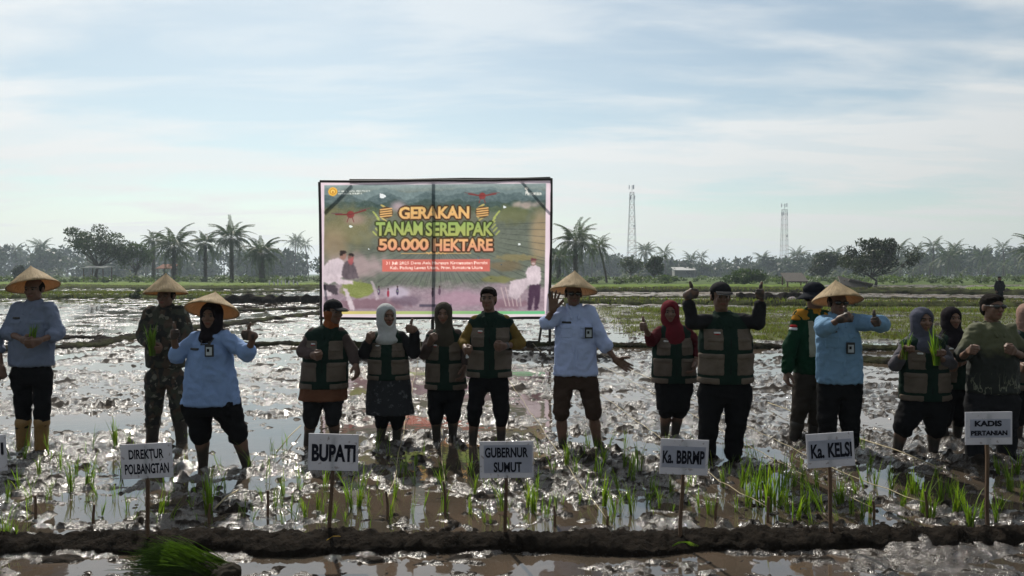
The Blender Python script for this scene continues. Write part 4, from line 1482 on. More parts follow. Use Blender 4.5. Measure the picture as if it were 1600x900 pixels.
def sign(tl, tr, bl, foot, lines, label, paper=None, wood=True):
    gb = G(foot[0], foot[1], .07); D = gb[1] - .02
    a, b, c = P(tl[0], tl[1], D), P(tr[0], tr[1], D), P(bl[0], bl[1], D)
    cen = (b + c) / 2
    ex = (b - a); W = np.linalg.norm(ex); ex /= W
    ez = (a - c); Hh = np.linalg.norm(ez); ez /= Hh
    ez = ez - ex * (ez @ ex); ez /= np.linalg.norm(ez)
    ey = np.cross(ez, ex)
    root = link('name_sign', None, loc=(gb[0], gb[1], 0), label=label, category='sign', group='name signs along the bund')
    org = np.array((gb[0], gb[1], 0))
    tf = lambda V: (cen - org) + V[:, :1] * ex + V[:, 1:2] * ez + V[:, 2:3] * ey
    mb = MB(); mb.box((0, 0, 0), (W, Hh, .008)); v = tf(np.concatenate(mb.v))
    link('board', new_mesh('board', v, mb.f, smooth=False, mats=[BOARD]), parent=root)
    zf = -.0045
    if paper:
        x0, x1, y0, y1 = paper
        mb = MB(); mb.box(((x0 + x1) / 2 * W, (y0 + y1) / 2 * Hh, zf - .001), ((x1 - x0) * W, (y1 - y0) * Hh, .0016)); v = tf(np.concatenate(mb.v))
        link('paper_sheet', new_mesh('paper_sheet', v, mb.f, smooth=False, mats=[PAPER]), parent=root)
        zf -= .0022
    for s, cx_, cy_, w_, h_, bo in lines:
        V, T = fit_text(s, w_ * W, h_ * Hh, bo)
        V = V + np.array((cx_ * W, cy_ * Hh, zf - .0012))
        link('lettering', new_mesh('lettering', tf(V), T, smooth=False, mats=[INK]), parent=root)
    mb = MB()
    top = cen - org + ez * (Hh * .46) + ey * .016
    bot = np.array((0, 0, -.12)); bot[1] = top[1] + .004
    n = 7
    pts = [bot + (top - bot) * i / (n - 1) + np.array((.003 * math.sin(i * 2.1), 0, 0)) for i in range(n)]
    mb.tube(pts, .0125, 6)
    link('stake', mb.mesh('stake'), parent=root, mat=WOOD if wood else BAMBOO)
    return root


sign((188, 695), (268, 691), (191, 749), (231, 838), [('DIREKTUR', 0, .20, .68, .28, .028), ('POLBANGTAN', 0, -.22, .86, .30, .028)], 'white name sign on a stake reading DIREKTUR POLBANGTAN')
sign((483, 677), (561, 679), (481, 734), (512, 830), [('BUPATI', .01, -.02, .88, .48, .045)], 'white name sign on a stake reading BUPATI')
sign((749, 690), (833, 689), (750, 747), (789, 836), [('GUBERNUR', 0, .20, .80, .28, .03), ('SUMUT', .02, -.20, .52, .28, .03)], 'white name sign on a stake reading GUBERNUR SUMUT', paper=(-.42, .47, -.36, .40))
sign((1033, 685), (1108, 688), (1030, 740), (1061, 834), [('Ka.', -.34, -.01, .22, .36, .03), ('BBRMP', .13, .0, .58, .38, .035)], 'white name sign on a stake reading Ka. BBRMP', paper=(-.46, .44, -.30, .30))
sign((1259, 679), (1333, 674), (1262, 732), (1300, 830), [('Ka.', -.28, -.01, .28, .42, .03), ('KELSI', .19, .0, .50, .44, .035)], 'white name sign on a stake reading Ka. KELSI', paper=(-.46, .44, -.28, .30))
sign((1508, 644), (1581, 643), (1508, 695), (1543, 820), [('KADIS', -.02, .15, .58, .18, .05), ('PERTANIAN', 0, -.14, .78, .15, .05)], 'white name sign on a stake reading KADIS PERTANIAN', paper=(-.40, .46, -.28, .28))
sign((-66, 682), (11, 679), (-68, 738), (-28, 838), [('I', .43, .12, .055, .34, .03)], 'white name sign cut off by the picture edge, only a strip showing')

# ------------------------------------------------------------------ pegs and twine of the planting rows
pegs = [(55, 812, 38, 0), (145, 820, 32, 0), (326, 817, 30, 0), (418, 808, 42, 0), (605, 812, 45, 1), (695, 806, 55, 1), (866, 822, 32, 0), (948, 826, 20, 1), (1117, 812, 28, 0), (1199, 816, 40, 1),
        (1365, 812, 30, 1), (1447, 812, 45, 1)]
names = ['DIREKTUR POLBANGTAN sign', 'BUPATI sign', 'GUBERNUR SUMUT sign', 'Ka. BBRMP sign', 'Ka. KELSI sign', 'KADIS PERTANIAN sign']
sx = [231, 512, 789, 1061, 1300, 1543]
ordn = ['first', 'second', 'third', 'fourth', 'fifth', 'sixth', 'seventh', 'eighth', 'ninth', 'tenth', 'eleventh', 'twelfth']
t = NT('twine')
t.base(t.mix(t.noise(30, 3), (.22, .18, .10), (.42, .36, .22))); t.rough(.8)
TWINE = t.m
vp = (G(680, 600)[0] - 0) / G(680, 600)[1]
row_dir = np.array((vp, 1.0))
k_rope = 0
for i, (u, v, hp_, rope) in enumerate(pegs):
    g = G(u, v)
    h_ = hp_ / FPX * g[1]
    mb = MB()
    mb.tube([(0, 0, -.1), (.004, 0, h_ * .5), (.002 + .012 * math.sin(i), 0, h_)], [.0105, .0095, .008], 7)
    link('planting_peg', mb.mesh('planting_peg'), loc=g, mat=WOOD, label='short dark planting peg, %s from the left along the bund' % ordn[i], category='peg', group='planting pegs along the bund')
    if rope:
        a = g + np.array((0, 0, h_ * .55))
        L = 18.2 - g[1]
        pts = []
        for j in range(60):
            s = j / 59
            x, y = a[0] + row_dir[0] * L * s, a[1] + L * s
            z = .035 + .03 * abs(math.sin(j * 1.7 + i)) * .5 + max(0, (h_ * .55 - .035)) * max(0, 1 - s * 14) + .06 * max(0, s * 8 - 7)
            pts.append((x - g[0] + .008 * math.sin(j * .9 + i), y - g[1], z))
        mb = MB(); mb.tube(pts, .0036, 5)
        k_rope += 1
        link('planting_twine', mb.mesh('planting_twine', smooth=True), loc=g, mat=TWINE, label='pale twine running from the %s peg back to the far bund' % ordn[i], category='twine', group='twine marking the planting rows')
# twine lying loose in the field
for lab, (u0, v0), (u1, v1) in (('dark twine rising from the mud left of the BUPATI sign', (432, 716), (470, 672)), ('pale twine lying right of the DIREKTUR POLBANGTAN sign', (335, 806), (372, 776)),
                                ('pale stalk lying behind the KADIS PERTANIAN sign row', (1335, 690), (1480, 745)), ('pale stalk lying behind the bucket-hat person', (1200, 635), (1260, 662))):
    a, b = G(u0, v0), G(u1, v1)
    mb = MB(); mb.tube([(0, 0, .05), tuple((b - a) * .5 + np.array((0, 0, .07))), tuple(b - a + np.array((0, 0, .05)))], .006, 5)
    link('loose_twine', mb.mesh('loose_twine', smooth=True), loc=a, mat=TWINE, label=lab, category='twine')

# ------------------------------------------------------------------ rice seedlings planted in the mud
TUFTS = [(10, 792, 50), (30, 767, 55), (62, 742, 45), (92, 737, 60), (110, 770, 70), (118, 745, 60), (135, 760, 65), (146, 757, 60), (180, 702, 55), (190, 742, 55), (202, 694, 35), (252, 808, 60), (288, 690, 34),
         (262, 792, 40), (200, 795, 36), (160, 806, 36), (326, 803, 92), (78, 775, 40), (12, 846, 70), (24, 850, 55), (3, 850, 66), (330, 745, 40), (352, 765, 40), (180, 780, 45), (40, 720, 40),
         (430, 800, 50), (441, 772, 52), (476, 812, 46), (496, 800, 44), (508, 762, 70), (532, 747, 42), (549, 795, 74), (566, 762, 62), (590, 707, 46), (625, 745, 54), (616, 777, 46), (608, 803, 60), (688, 742, 48),
         (692, 772, 66), (697, 803, 66), (737, 745, 50), (741, 777, 52), (734, 803, 44), (757, 816, 44), (784, 802, 76), (465, 765, 40), (520, 810, 40), (650, 730, 35), (575, 790, 40), (775, 760, 44), (540, 815, 36),
         (826, 792, 66), (834, 802, 66), (852, 812, 52), (806, 762, 44), (877, 702, 42), (886, 732, 54), (899, 747, 54), (931, 742, 72), (936, 762, 56), (945, 792, 66), (956, 815, 66), (962, 800, 62), (976, 702, 42),
         (985, 752, 66), (986, 803, 66), (1001, 742, 62), (1011, 792, 46), (1016, 772, 46), (1047, 772, 44), (920, 702, 40), (965, 770, 50), (840, 770, 48), (870, 800, 40), (1030, 800, 44), (905, 790, 40), (975, 735, 50),
         (1080, 762, 62), (1091, 803, 54), (1106, 803, 52), (1131, 762, 48), (1160, 762, 74), (1167, 792, 66), (1176, 772, 92), (1186, 792, 84), (1202, 803, 94), (1212, 790, 104), (1231, 803, 62), (1246, 812, 72),
         (1271, 782, 62), (1286, 802, 72), (1222, 770, 70), (1195, 760, 60), (1258, 790, 66), (1240, 760, 50), (1150, 800, 44), (1276, 760, 44),
         (1311, 790, 62), (1331, 803, 54), (1336, 777, 48), (1346, 812, 54), (1366, 762, 54), (1391, 772, 56), (1414, 786, 58), (1408, 794, 44), (1440, 802, 82), (1448, 812, 76), (1432, 772, 62), (1461, 745, 32),
         (1471, 790, 58), (1491, 806, 68), (1506, 802, 64), (1513, 822, 76), (1531, 815, 54), (1390, 745, 40), (1355, 740, 40), (1480, 770, 44),
         (1556, 822, 64), (1561, 742, 44), (1590, 742, 64), (1595, 782, 46), (1576, 767, 54), (1568, 800, 50)]
protos = [rice_blade_mesh('rice_seedling', n, 1.0, s, 100 + i, width=.011, rad=.035, bend=1.7) for i, (n, s) in enumerate(((9, .42), (14, .34), (12, .5), (18, .38), (8, .6), (17, .46), (24, .34), (10, .7)))]
zone = ['left of the DIREKTUR POLBANGTAN sign', 'between DIREKTUR POLBANGTAN and BUPATI signs', 'between BUPATI and GUBERNUR SUMUT signs', 'between GUBERNUR SUMUT and Ka. BBRMP signs',
        'between Ka. BBRMP and Ka. KELSI signs', 'between Ka. KELSI and KADIS PERTANIAN signs', 'right of the KADIS PERTANIAN sign']
r_ = np.random.default_rng(12)
ORD = ['first', 'second', 'third', 'fourth', 'fifth', 'sixth', 'seventh', 'eighth', 'ninth', 'tenth', 'eleventh', 'twelfth', 'thirteenth', 'fourteenth', 'fifteenth', 'sixteenth', 'seventeenth', 'eighteenth', 'nineteenth', 'twentieth', 'twenty-first', 'twenty-second', 'twenty-third', 'twenty-fourth', 'twenty-fifth', 'twenty-sixth', 'twenty-seventh', 'twenty-eighth']
TUFTS += [(u + 9 + 5 * math.sin(u), v - 6 + 9 * math.sin(v * 1.7 + u), h * .82) for u, v, h in TUFTS[25::3] if v < 830]
TUFTS.sort(key=lambda q: q[0])
count = {}
for i, (u, v, h) in enumerate(TUFTS):
    g = G(u, v)
    z = int(np.searchsorted(sx, u))
    k = [1, 3, 5, 6][i % 4] if 1120 < u < 1300 or v > 840 else i % 8
    if u > 1300:
        k = [3, 5, 6][i % 3]
    s = h / FPX * g[1] * 1.05
    near = 'by the bund' if v >= 800 else 'in open mud' if v >= 750 else 'near the feet'
    ck = (near, z)
    count[ck] = count.get(ck, 0) + 1
    o = link('rice_seedling', protos[k], loc=(g[0], g[1], max(height_at(g[0], g[1]), 0) - .01), label='%s rice seedling from the left, %s %s' % (ORD[count[ck] - 1], near, zone[z]), category='seedling', group='rice seedlings planted in rows')
    o.rotation_euler = (r_.normal() * .10, r_.normal() * .10, r_.uniform(0, 6.28))
    o.scale = (s * .9, s * .9, s)

# thin single shoots between the tufts
shoots = [rice_blade_mesh('rice_shoot', n, 1.0, s, 140 + i, width=.009, rad=.03, bend=1.6) for i, (n, s) in enumerate(((3, .5), (4, .6), (5, .45), (4, .9)))]
cand = [(r_.uniform(5, 1595), r_.uniform(700, 826)) for _ in range(230)]
cand = sorted(q for q in cand if min((q[0] - a[0]) ** 2 + ((q[1] - a[1]) * 1.5) ** 2 for a in TUFTS) > 11 ** 2)[::1][:165]
for i, (u, v) in enumerate(cand):
    g = G(u, v)
    z = int(np.searchsorted(sx, u)); near = 'by the bund' if v >= 800 else 'in open mud' if v >= 750 else 'near the feet'
    ck = ('shoot', near, z)
    count[ck] = count.get(ck, 0) + 1
    s = r_.uniform(30, 62) / FPX * g[1]
    o = link('rice_shoot', shoots[i % 4], loc=(g[0], g[1], max(height_at(g[0], g[1]), 0) - .01), label='%s thin rice shoot from left, %s %s' % (ORD[count[ck] - 1], near, zone[z].replace(' signs', '')), category='seedling', group='thin rice shoots between the tufts')
    o.rotation_euler = (r_.normal() * .15, r_.normal() * .15, r_.uniform(0, 6.28)); o.scale = (s, s, s)

# the sheaf of seedlings lying in front of the bund
V = []
r_ = np.random.default_rng(31)
vs, fs, cs = [], [], []
A, B = G(348, 914), G(236, 894)
ax_ = B - A; Ln = np.linalg.norm(ax_); ax_ /= Ln
sd = np.array((-ax_[1], ax_[0], 0))
for i in range(900):
    o_ = sd * r_.uniform(-1, 1) * .085 + np.array((0, 0, abs(r_.normal()) * .035 + .01)) + ax_ * r_.uniform(-.02, .08)
    L = Ln * (r_.uniform(.7, 1.05) + abs(r_.normal()) * .06)
    fan = sd * r_.normal() * .06 + np.array((0, 0, r_.normal() * .03 + .02))
    up_ = r_.uniform(.01, .06) + abs(r_.normal()) * .012
    w = .0032
    col = np.array((.045, .085, .014)) * r_.uniform(.4, 1.5)
    n0 = len(vs)
    for j in range(5):
        s = j / 4
        p = o_ + ax_ * L * s + fan * s ** 1.5 + np.array((0, 0, up_ * math.sin(s * 2.3)))
        ww = w * (1 - s * .85)
        vs += [p + np.array((0, 0, ww)), p - np.array((0, 0, ww))]; cs += [col * (.35 + .75 * s)] * 2
    for j in range(4):
        q = n0 + 2 * j
        fs.append((q, q + 1, q + 3, q + 2))
sheaf = link('rice_seedling_sheaf', new_mesh('rice_seedling_sheaf', vs, np.array(fs), cs, mats=[LEAF]), loc=A, label='big sheaf of pulled rice seedlings lying in front of the earth bund', category='seedlings')
rb = [ell((0, 0, .045), (.07, .10, .05), .02), ell((.02, .03, .05), (.06, .07, .05), .02), ell(ax_ * .12 + np.array((0, 0, .05)), (.09, .09, .055), .03)]
V, Q = solid(rb, .009, wr=.02, seed=4, wscale=(18, 18, 18))
link('root_clump', new_mesh('root_clump', V, Q, mats=[cloth('root_mud', (.022, .019, .014))]), parent=sheaf)
# a few blades fallen at the foot of the bund
for u, v, lab, a in ((1050, 861, 'green rice blades fallen in front of the bund below the Ka. BBRMP sign', .1), (540, 851, 'dry straw stalk lying on the bund right of the BUPATI sign', 2.9)):
    g = G(u, v, .02)
    vs, fs = [], []
    for i in range(5 if u > 1000 else 2):
        q = a + r_.normal() * .22; n0 = len(vs); L = r_.uniform(.10, .18)
        for j in range(4):
            s = j / 3
            p = np.array((math.cos(q) * L * s, -abs(math.sin(q)) * L * s * .4, .03 + .03 * math.sin(s * 3)))
            vs += [p + np.array((0, 0, .004 * (1 - s * .8))), p - np.array((0, 0, .004 * (1 - s * .8)))]
        for j in range(3):
            fs.append((n0 + 2 * j, n0 + 2 * j + 1, n0 + 2 * j + 3, n0 + 2 * j + 2))
    c_ = (.12, .2, .03) if u > 1000 else (.25, .16, .06)
    link('fallen_blades', new_mesh('fallen_blades', vs, np.array(fs), np.tile(c_, (len(vs), 1)), mats=[LEAF]), loc=g, label=lab, category='stalks')

# ------------------------------------------------------------------ weeds on the drier field at the right, grass on the bunds
def blades(n, place, hgt, wid, cols, seed):
    r = np.random.default_rng(seed)
    vs = np.zeros((n, 3, 3)); C = np.zeros((n, 3, 3))
    xy = place(r, n)
    a = r.uniform(0, 2 * math.pi, n); h = hgt * r.uniform(.4, 1.2, n)
    ln = r.normal(size=(n, 2)) * .35
    w = wid * r.uniform(.6, 1.4, n)
    dx, dy = np.cos(a) * w, np.sin(a) * w
    vs[:, 0] = np.stack([xy[:, 0] - dx, xy[:, 1] - dy, xy[:, 2]], 1)
    vs[:, 1] = np.stack([xy[:, 0] + dx, xy[:, 1] + dy, xy[:, 2]], 1)
    vs[:, 2] = np.stack([xy[:, 0] + ln[:, 0] * h, xy[:, 1] + ln[:, 1] * h, xy[:, 2] + h], 1)
    k = r.uniform(0, 1, (n, 1))
    C[:] = (np.array(cols[0]) * (1 - k) + np.array(cols[1]) * k)[:, None, :] * r.uniform(.7, 1.3, (n, 1, 1))
    return vs.reshape(-1, 3), np.arange(3 * n).reshape(n, 3), C.reshape(-1, 3)


def weed_place(r, n):
    out = []
    while sum(len(o) for o in out) < n:
        y = 1 / r.uniform(1 / 40.0, 1 / 19.0, 20000)
        x = r.uniform(.02, .95, 20000) * y
        w, _ = ground_mix(x, y)
        k = w * (noise2(x * 1.1 + 3, y * 1.4) > -.25) > r.uniform(0.1, 1, 20000)
        out.append(np.stack([x[k], y[k], np.full(k.sum(), .02)], 1))
    return np.concatenate(out)[:n]


v_, f_, c_ = blades(42000, weed_place, .11, .012, ((.075, .062, .025), (.10, .135, .030)), 5)
link('field_weeds', new_mesh('field_weeds', v_, f_, c_, smooth=False, mats=[LEAF]), kind='stuff', label='low weeds and stubble over the drier field', category='weeds')


def bund_place(segs):
    def f(r, n):
        k = r.integers(0, len(segs), n); s = r.uniform(0, 1, n)
        A_ = np.array([sg[0] for sg in segs])[k]; B_ = np.array([sg[1] for sg in segs])[k]
        wd = np.array([sg[2] for sg in segs])[k]; ht = np.array([sg[3] for sg in segs])[k]
        p = A_ + (B_ - A_) * s[:, None]
        o = r.normal(size=n) * wd
        return np.stack([p[:, 0], p[:, 1] + o, np.maximum(.02, ht * (1 - (o / (wd * 2.2)) ** 2))], 1)
    return f


segs = []
for uv, wd, ht in (([(-300, 466), (0, 466), (200, 465), (360, 467)], .45, .35), ([(880, 474), (1300, 478), (1800, 480)], .35, .25), ([(880, 456), (1330, 458), (1900, 463)], .5, .4), ([(-300, 449), (330, 452), (600, 449)], .7, .35),
                   ([(1000, 487), (1300, 486), (1700, 490)], .6, .05)):
    for a, b in zip(uv[:-1], uv[1:]):
        segs.append((G(*a), G(*b), wd, ht))
v_, f_, c_ = blades(16000, bund_place(segs), .22, .025, ((.10, .085, .03), (.10, .15, .035)), 6)
link('bund_grass', new_mesh('bund_grass', v_, f_, c_, smooth=False, mats=[LEAF]), kind='stuff', label='rough grass growing along the far bunds', category='grass')
# ------------------------------------------------------------------ the banner
BD = 18.5
b_tl, b_tr, b_br, b_bl = P(501, 284, BD), P(861, 281, BD), P(858, 496, BD), P(500, 496, BD)
NX, NY = 450, 270
xs = np.linspace(45, 1395, NX); ys = np.linspace(45, 870, NY)
X, Y = np.meshgrid(xs, ys)
IM = np.zeros((NY, NX, 3))
AL = np.ones((NY, NX))
rgb = lambda *c: np.array(c, float)


def lay(mask, col):
    global IM
    m = np.clip(mask, 0, 1)[..., None]
    IM = IM * (1 - m) + np.asarray(col, float) * m


def blob(cx, cy, rx, ry, soft=.5, rough=0.0, sc=.02):
    q = np.sqrt(((X - cx) / rx) ** 2 + ((Y - cy) / ry) ** 2) + rough * noise2(X * sc, Y * sc)
    return 1 - sstep(1 - soft, 1.0, q)


def rect(x0, x1, y0, y1, s=3.0):
    return sstep(x0 - s, x0 + s, X) * (1 - sstep(x1 - s, x1 + s, X)) * sstep(y0 - s, y0 + s, Y) * (1 - sstep(y1 - s, y1 + s, Y))


def line(x0, y0, x1, y1, w, s=1.5):
    L = (x1 - x0) ** 2 + (y1 - y0) ** 2
    tt = np.clip(((X - x0) * (x1 - x0) + (Y - y0) * (y1 - y0)) / L, 0, 1)
    d = np.hypot(X - x0 - tt * (x1 - x0), Y - y0 - tt * (y1 - y0))
    return 1 - sstep(w / 2 - s, w / 2 + s, d)


N1 = noise2(X * .012, Y * .02); N2 = noise2(X * .05, Y * .07); N3 = noise2(X * .15, Y * .2)
IM[:] = rgb(88, 96, 92)
IM += (14 * N1 + 10 * N2 + 8 * N3)[..., None]
lay(sstep(150, 60, Y), rgb(122, 140, 146))                                           # sky of the print
for k, (y0, amp, sc, c) in enumerate(((105, 34, .006, (98, 116, 122)), (132, 44, .008, (78, 96, 102)), (168, 36, .011, (62, 80, 80)), (205, 24, .018, (74, 88, 72)))):
    ridge = y0 + amp * noise2(xs * sc + k * 9.1, np.zeros(NX)) * 1.2 - 22 * np.exp(-((xs - 980) / 160) ** 2) * (k < 2) + 8 * noise2(xs * sc * 5, np.ones(NX) * k)
    lay(sstep(-4, 6, Y - ridge[None, :]), rgb(*c) + 0)
    IM += (8 * N2 * sstep(0, 30, Y - ridge[None, :]))[..., None]
lay(sstep(215, 260, Y), rgb(92, 100, 92)); IM += (10 * N2 + 9 * N3)[..., None] * .7
lay(.85 * blob(180, 330, 260, 200, .7, .3), rgb(112, 108, 78)); IM += (16 * N3 * blob(200, 260, 260, 160, .6))[..., None]
lay(.7 * blob(120, 430, 130, 160, .8), rgb(138, 118, 98))
lay(.8 * blob(1335, 380, 85, 230, .7), rgb(150, 128, 100))
lay(.7 * blob(1180, 250, 150, 80, .6, .4), rgb(96, 100, 66))
lay(.75 * blob(1250, 195, 110, 34, .8, .4, .03), rgb(172, 152, 150))                # mist at the right
lay(.75 * blob(500, 200, 70, 55, .9), rgb(176, 150, 166))
lay(.75 * blob(250, 275, 90, 50, .8), rgb(146, 122, 118))
# flooded terraces running to a point
for k in range(26):
    a = -1.35 + k * .108
    x1, y1 = 740 + math.tan(a) * 420, 800
    lay(.55 * line(740 + math.tan(a) * 25, 420, x1, y1, 4.0) * sstep(410, 520, Y) * (1 - sstep(640, 720, Y)), rgb(58, 62, 62))
for k in range(9):
    lay(.5 * line(1085 - k * 4, 310 + k * 26, 1390, 300 + k * 44, 4) * sstep(1060, 1150, X), rgb(56, 60, 60))
    lay(.4 * line(230, 430 + k * 10, 400, 430 + k * 9, 3), rgb(64, 66, 66))
lay(.65 * blob(700, 560, 520, 90, .8), rgb(108, 112, 118)); 
for k in range(18):
    a = -1.2 + k * .14
    lay(.5 * line(740 + math.tan(a) * 60, 470, 740 + math.tan(a) * 330, 700, 4.0) * sstep(470, 600, Y), rgb(70, 72, 76))
# lower montage
lay(sstep(640, 720, Y + 40 * N1) * .9, rgb(140, 120, 138)); IM += (12 * N2 + 10 * N3)[..., None] * sstep(620, 700, Y)[..., None]
lay(.8 * blob(250, 560, 260, 110, .7, .3), rgb(150, 128, 136))
lay(.9 * blob(265, 700, 110, 58, .25, .25, .03), rgb(112, 124, 62)); IM += (22 * N3 * blob(265, 700, 110, 60, .3))[..., None]
lay(.8 * blob(330, 790, 260, 40, .4, .4, .03), rgb(112, 84, 98))
lay(.8 * blob(500, 720, 90, 50, .5), rgb(168, 158, 182))
lay(.75 * blob(880, 760, 260, 60, .6, .3), rgb(150, 118, 140)); lay(.6 * blob(560, 770, 120, 40, .5, .4), rgb(92, 76, 96))
lay(.75 * blob(1090, 640, 130, 26, .5, .3), rgb(112, 112, 66)); lay(.7 * blob(1130, 560, 130, 40, .5, .3), rgb(112, 96, 72))
lay(.7 * blob(1200, 510, 160, 26, .5, .4, .04), rgb(128, 116, 78))
lay(.8 * blob(1130, 790, 170, 36, .5, .4, .03), rgb(120, 90, 106))
for k in range(5):
    lay(.8 * line(1110 + k * 26, 690, 1140 + k * 22, 800, 7), rgb(170, 150, 158))
# planters: one in white and one in grey at the left, one in white at the right
def poly(pts, soft=3):
    m = np.zeros(X.shape, bool)
    wx, wy = X + 7 * N3 + 5 * N2, Y + 7 * noise2(X * .11 + 4, Y * .11)
    for (x0, y0), (x1, y1) in zip(pts, pts[1:] + pts[:1]):
        if y0 == y1:
            continue
        m ^= ((wy >= min(y0, y1)) & (wy < max(y0, y1)) & (wx < x0 + (wy - y0) * (x1 - x0) / (y1 - y0)))
    m = m.astype(float)
    for _ in range(soft):
        K = np.pad(m, 1, mode='edge'); m = (K[1:-1, 1:-1] * 4 + K[:-2, 1:-1] + K[2:, 1:-1] + K[1:-1, :-2] + K[1:-1, 2:]) / 8
    return m


folds = (12 * noise2(X * .06, Y * .03) + 9 * N3)[..., None]
wht = rgb(182, 168, 182) + folds
lay(poly([(60, 565), (92, 522), (150, 508), (190, 532), (200, 566), (184, 622), (150, 640), (96, 668), (60, 650)]), wht)
lay(poly([(120, 600), (182, 640), (240, 648), (238, 668), (160, 668), (100, 640)]), wht - 8)
lay(poly([(60, 668), (130, 672), (152, 700), (150, 735), (100, 720), (62, 700)]), rgb(66, 58, 68) + folds)
lay(poly([(62, 700), (110, 716), (112, 740), (64, 742)]), wht - 4)
lay(blob(180, 494, 22, 29, .25), rgb(134, 100, 92)); lay(poly([(155, 480), (168, 464), (195, 462), (204, 478), (186, 484), (168, 498)], 2), rgb(48, 40, 40))
lay(poly([(178, 562), (204, 524), (240, 530), (262, 590), (272, 632), (200, 640), (176, 620)]), rgb(84, 74, 84) + folds)
lay(blob(226, 506, 20, 27, .25), rgb(112, 82, 76)); lay(poly([(206, 492), (222, 476), (246, 488), (244, 502), (222, 494)], 2), rgb(46, 40, 42)); lay(.9 * poly([(205, 520), (242, 500), (240, 540), (220, 552)], 2), rgb(154, 74, 80))
lay(poly([(180, 690), (206, 700), (246, 800), (250, 826), (222, 826)]), wht - 6); lay(.8 * poly([(342, 650), (356, 648), (378, 700), (392, 760), (376, 762)]), wht - 20)
lay(poly([(1165, 652), (1270, 628), (1290, 660), (1255, 700), (1205, 764), (1150, 742)]), wht - 10)
lay(poly([(1252, 596), (1276, 562), (1310, 552), (1340, 572), (1346, 640), (1332, 682), (1280, 674), (1262, 640)]), wht)
lay(poly([(1275, 676), (1342, 670), (1338, 760), (1326, 826), (1306, 826), (1306, 740), (1290, 826), (1266, 826)]), rgb(64, 44, 66) + folds * .6)
lay(blob(1298, 538, 17, 24, .25), rgb(130, 98, 92)); lay(poly([(1278, 528), (1284, 514), (1312, 514), (1320, 528)], 2), rgb(98, 54, 62)); lay(.7 * blob(1298, 546, 13, 8, .4), rgb(186, 172, 182))
# small far figures
for fx, fy, c in ((445, 725, (140, 50, 70)), (500, 712, (70, 60, 90)), (708, 725, (84, 66, 84)), (748, 712, (90, 70, 90)), (390, 712, (84, 70, 96))):
    lay(blob(fx, fy, 9, 26, .3), rgb(*c)); lay(blob(fx, fy - 28, 6, 8, .3), rgb(70, 54, 56))
lay(rect(630, 820, 790, 806, 4) * .8, rgb(62, 58, 78))
# drones
for fx, fy, s, tl in ((222, 245, 1.0, .14), (993, 138, .9, 0)):
    lay(blob(fx, fy, 26 * s, 26 * s, .3), rgb(128, 52, 52))
    for a in (-1, 1):
        lay(line(fx, fy, fx + a * 88 * s, fy - (14 + a * 88 * tl) * s, 9), rgb(112, 50, 52)); lay(line(fx + a * 52 * s, fy - (18 + a * 70 * tl) * s, fx + a * 112 * s, fy - (22 + a * 100 * tl) * s, 5), rgb(96, 74, 78))
        lay(line(fx + a * 8, fy + 10, fx + a * 20 * s, fy + 46 * s, 5), rgb(112, 56, 58))
# wheat ears around the title
for s, cx0 in ((-1, 420), (1, 985)):
    for k in range(9):
        a = -1.1 + k * .30
        lay(line(cx0 + s * 40 - s * 62 * math.cos(a * .6), 300 - 95 * math.sin((k + 1) * .17), cx0 + s * 40 - s * 62 * math.cos(a * .6) + s * 22, 285 - 95 * math.sin((k + 1) * .17), 9, 3), rgb(176, 160, 92))
    lay(blob(cx0 + 10, 235, 44, 38, .15), rgb(78, 56, 40))
    for k in range(4):
        lay(line(cx0 - 22, 218 + k * 14, cx0 + 42, 210 + k * 14, 8, 2), rgb(205, 158, 96))
    for k in range(7):
        x_ = 725 + s * (352 - 5 * k * (6 - k) * .6); lay(line(x_, 370 - k * 20, x_ + s * 18, 350 - k * 20, 9, 3), rgb(150, 160, 84))
for k in range(10):
    lay(line(670 + k * 12, 478 + (k % 2) * 6, 684 + k * 12, 482 - (k % 2) * 6, 8, 2), rgb(205, 160, 100))
lay(line(520, 482, 930, 482, 4), rgb(190, 148, 92))


def raster(V, T):
    """coverage of a triangle mesh given in print coordinates"""
    M = np.zeros((NY, NX), bool)
    sxp, syp = (NX - 1) / 1350.0, (NY - 1) / 825.0
    for a, b, c in T:
        p = V[[a, b, c]]
        x = (p[:, 0] - 45) * sxp; y = (p[:, 1] - 45) * syp
        x0, x1 = int(max(0, math.floor(x.min()))), int(min(NX - 1, math.ceil(x.max())))
        y0, y1 = int(max(0, math.floor(y.min()))), int(min(NY - 1, math.ceil(y.max())))
        if x1 < x0 or y1 < y0:
            continue
        gx, gy = np.meshgrid(np.arange(x0, x1 + 1), np.arange(y0, y1 + 1))
        d = (y[1] - y[2]) * (x[0] - x[2]) + (x[2] - x[1]) * (y[0] - y[2])
        if abs(d) < 1e-9:
            continue
        l1 = ((y[1] - y[2]) * (gx - x[2]) + (x[2] - x[1]) * (gy - y[2])) / d
        l2 = ((y[2] - y[0]) * (gx - x[2]) + (x[0] - x[2]) * (gy - y[2])) / d
        M[y0:y1 + 1, x0:x1 + 1] |= (l1 >= -.03) & (l2 >= -.03) & (l1 + l2 <= 1.03)
    return M


def dilate(M, n):
    for _ in range(n):
        K = M.copy()
        K[1:] |= M[:-1]; K[:-1] |= M[1:]; K[:, 1:] |= M[:, :-1]; K[:, :-1] |= M[:, 1:]
        M = K
    return M


def blur(M):
    M = M.astype(float)
    K = np.pad(M, 1, mode='edge')
    return (K[1:-1, 1:-1] * 4 + K[:-2, 1:-1] + K[2:, 1:-1] + K[1:-1, :-2] + K[1:-1, 2:]) / 8


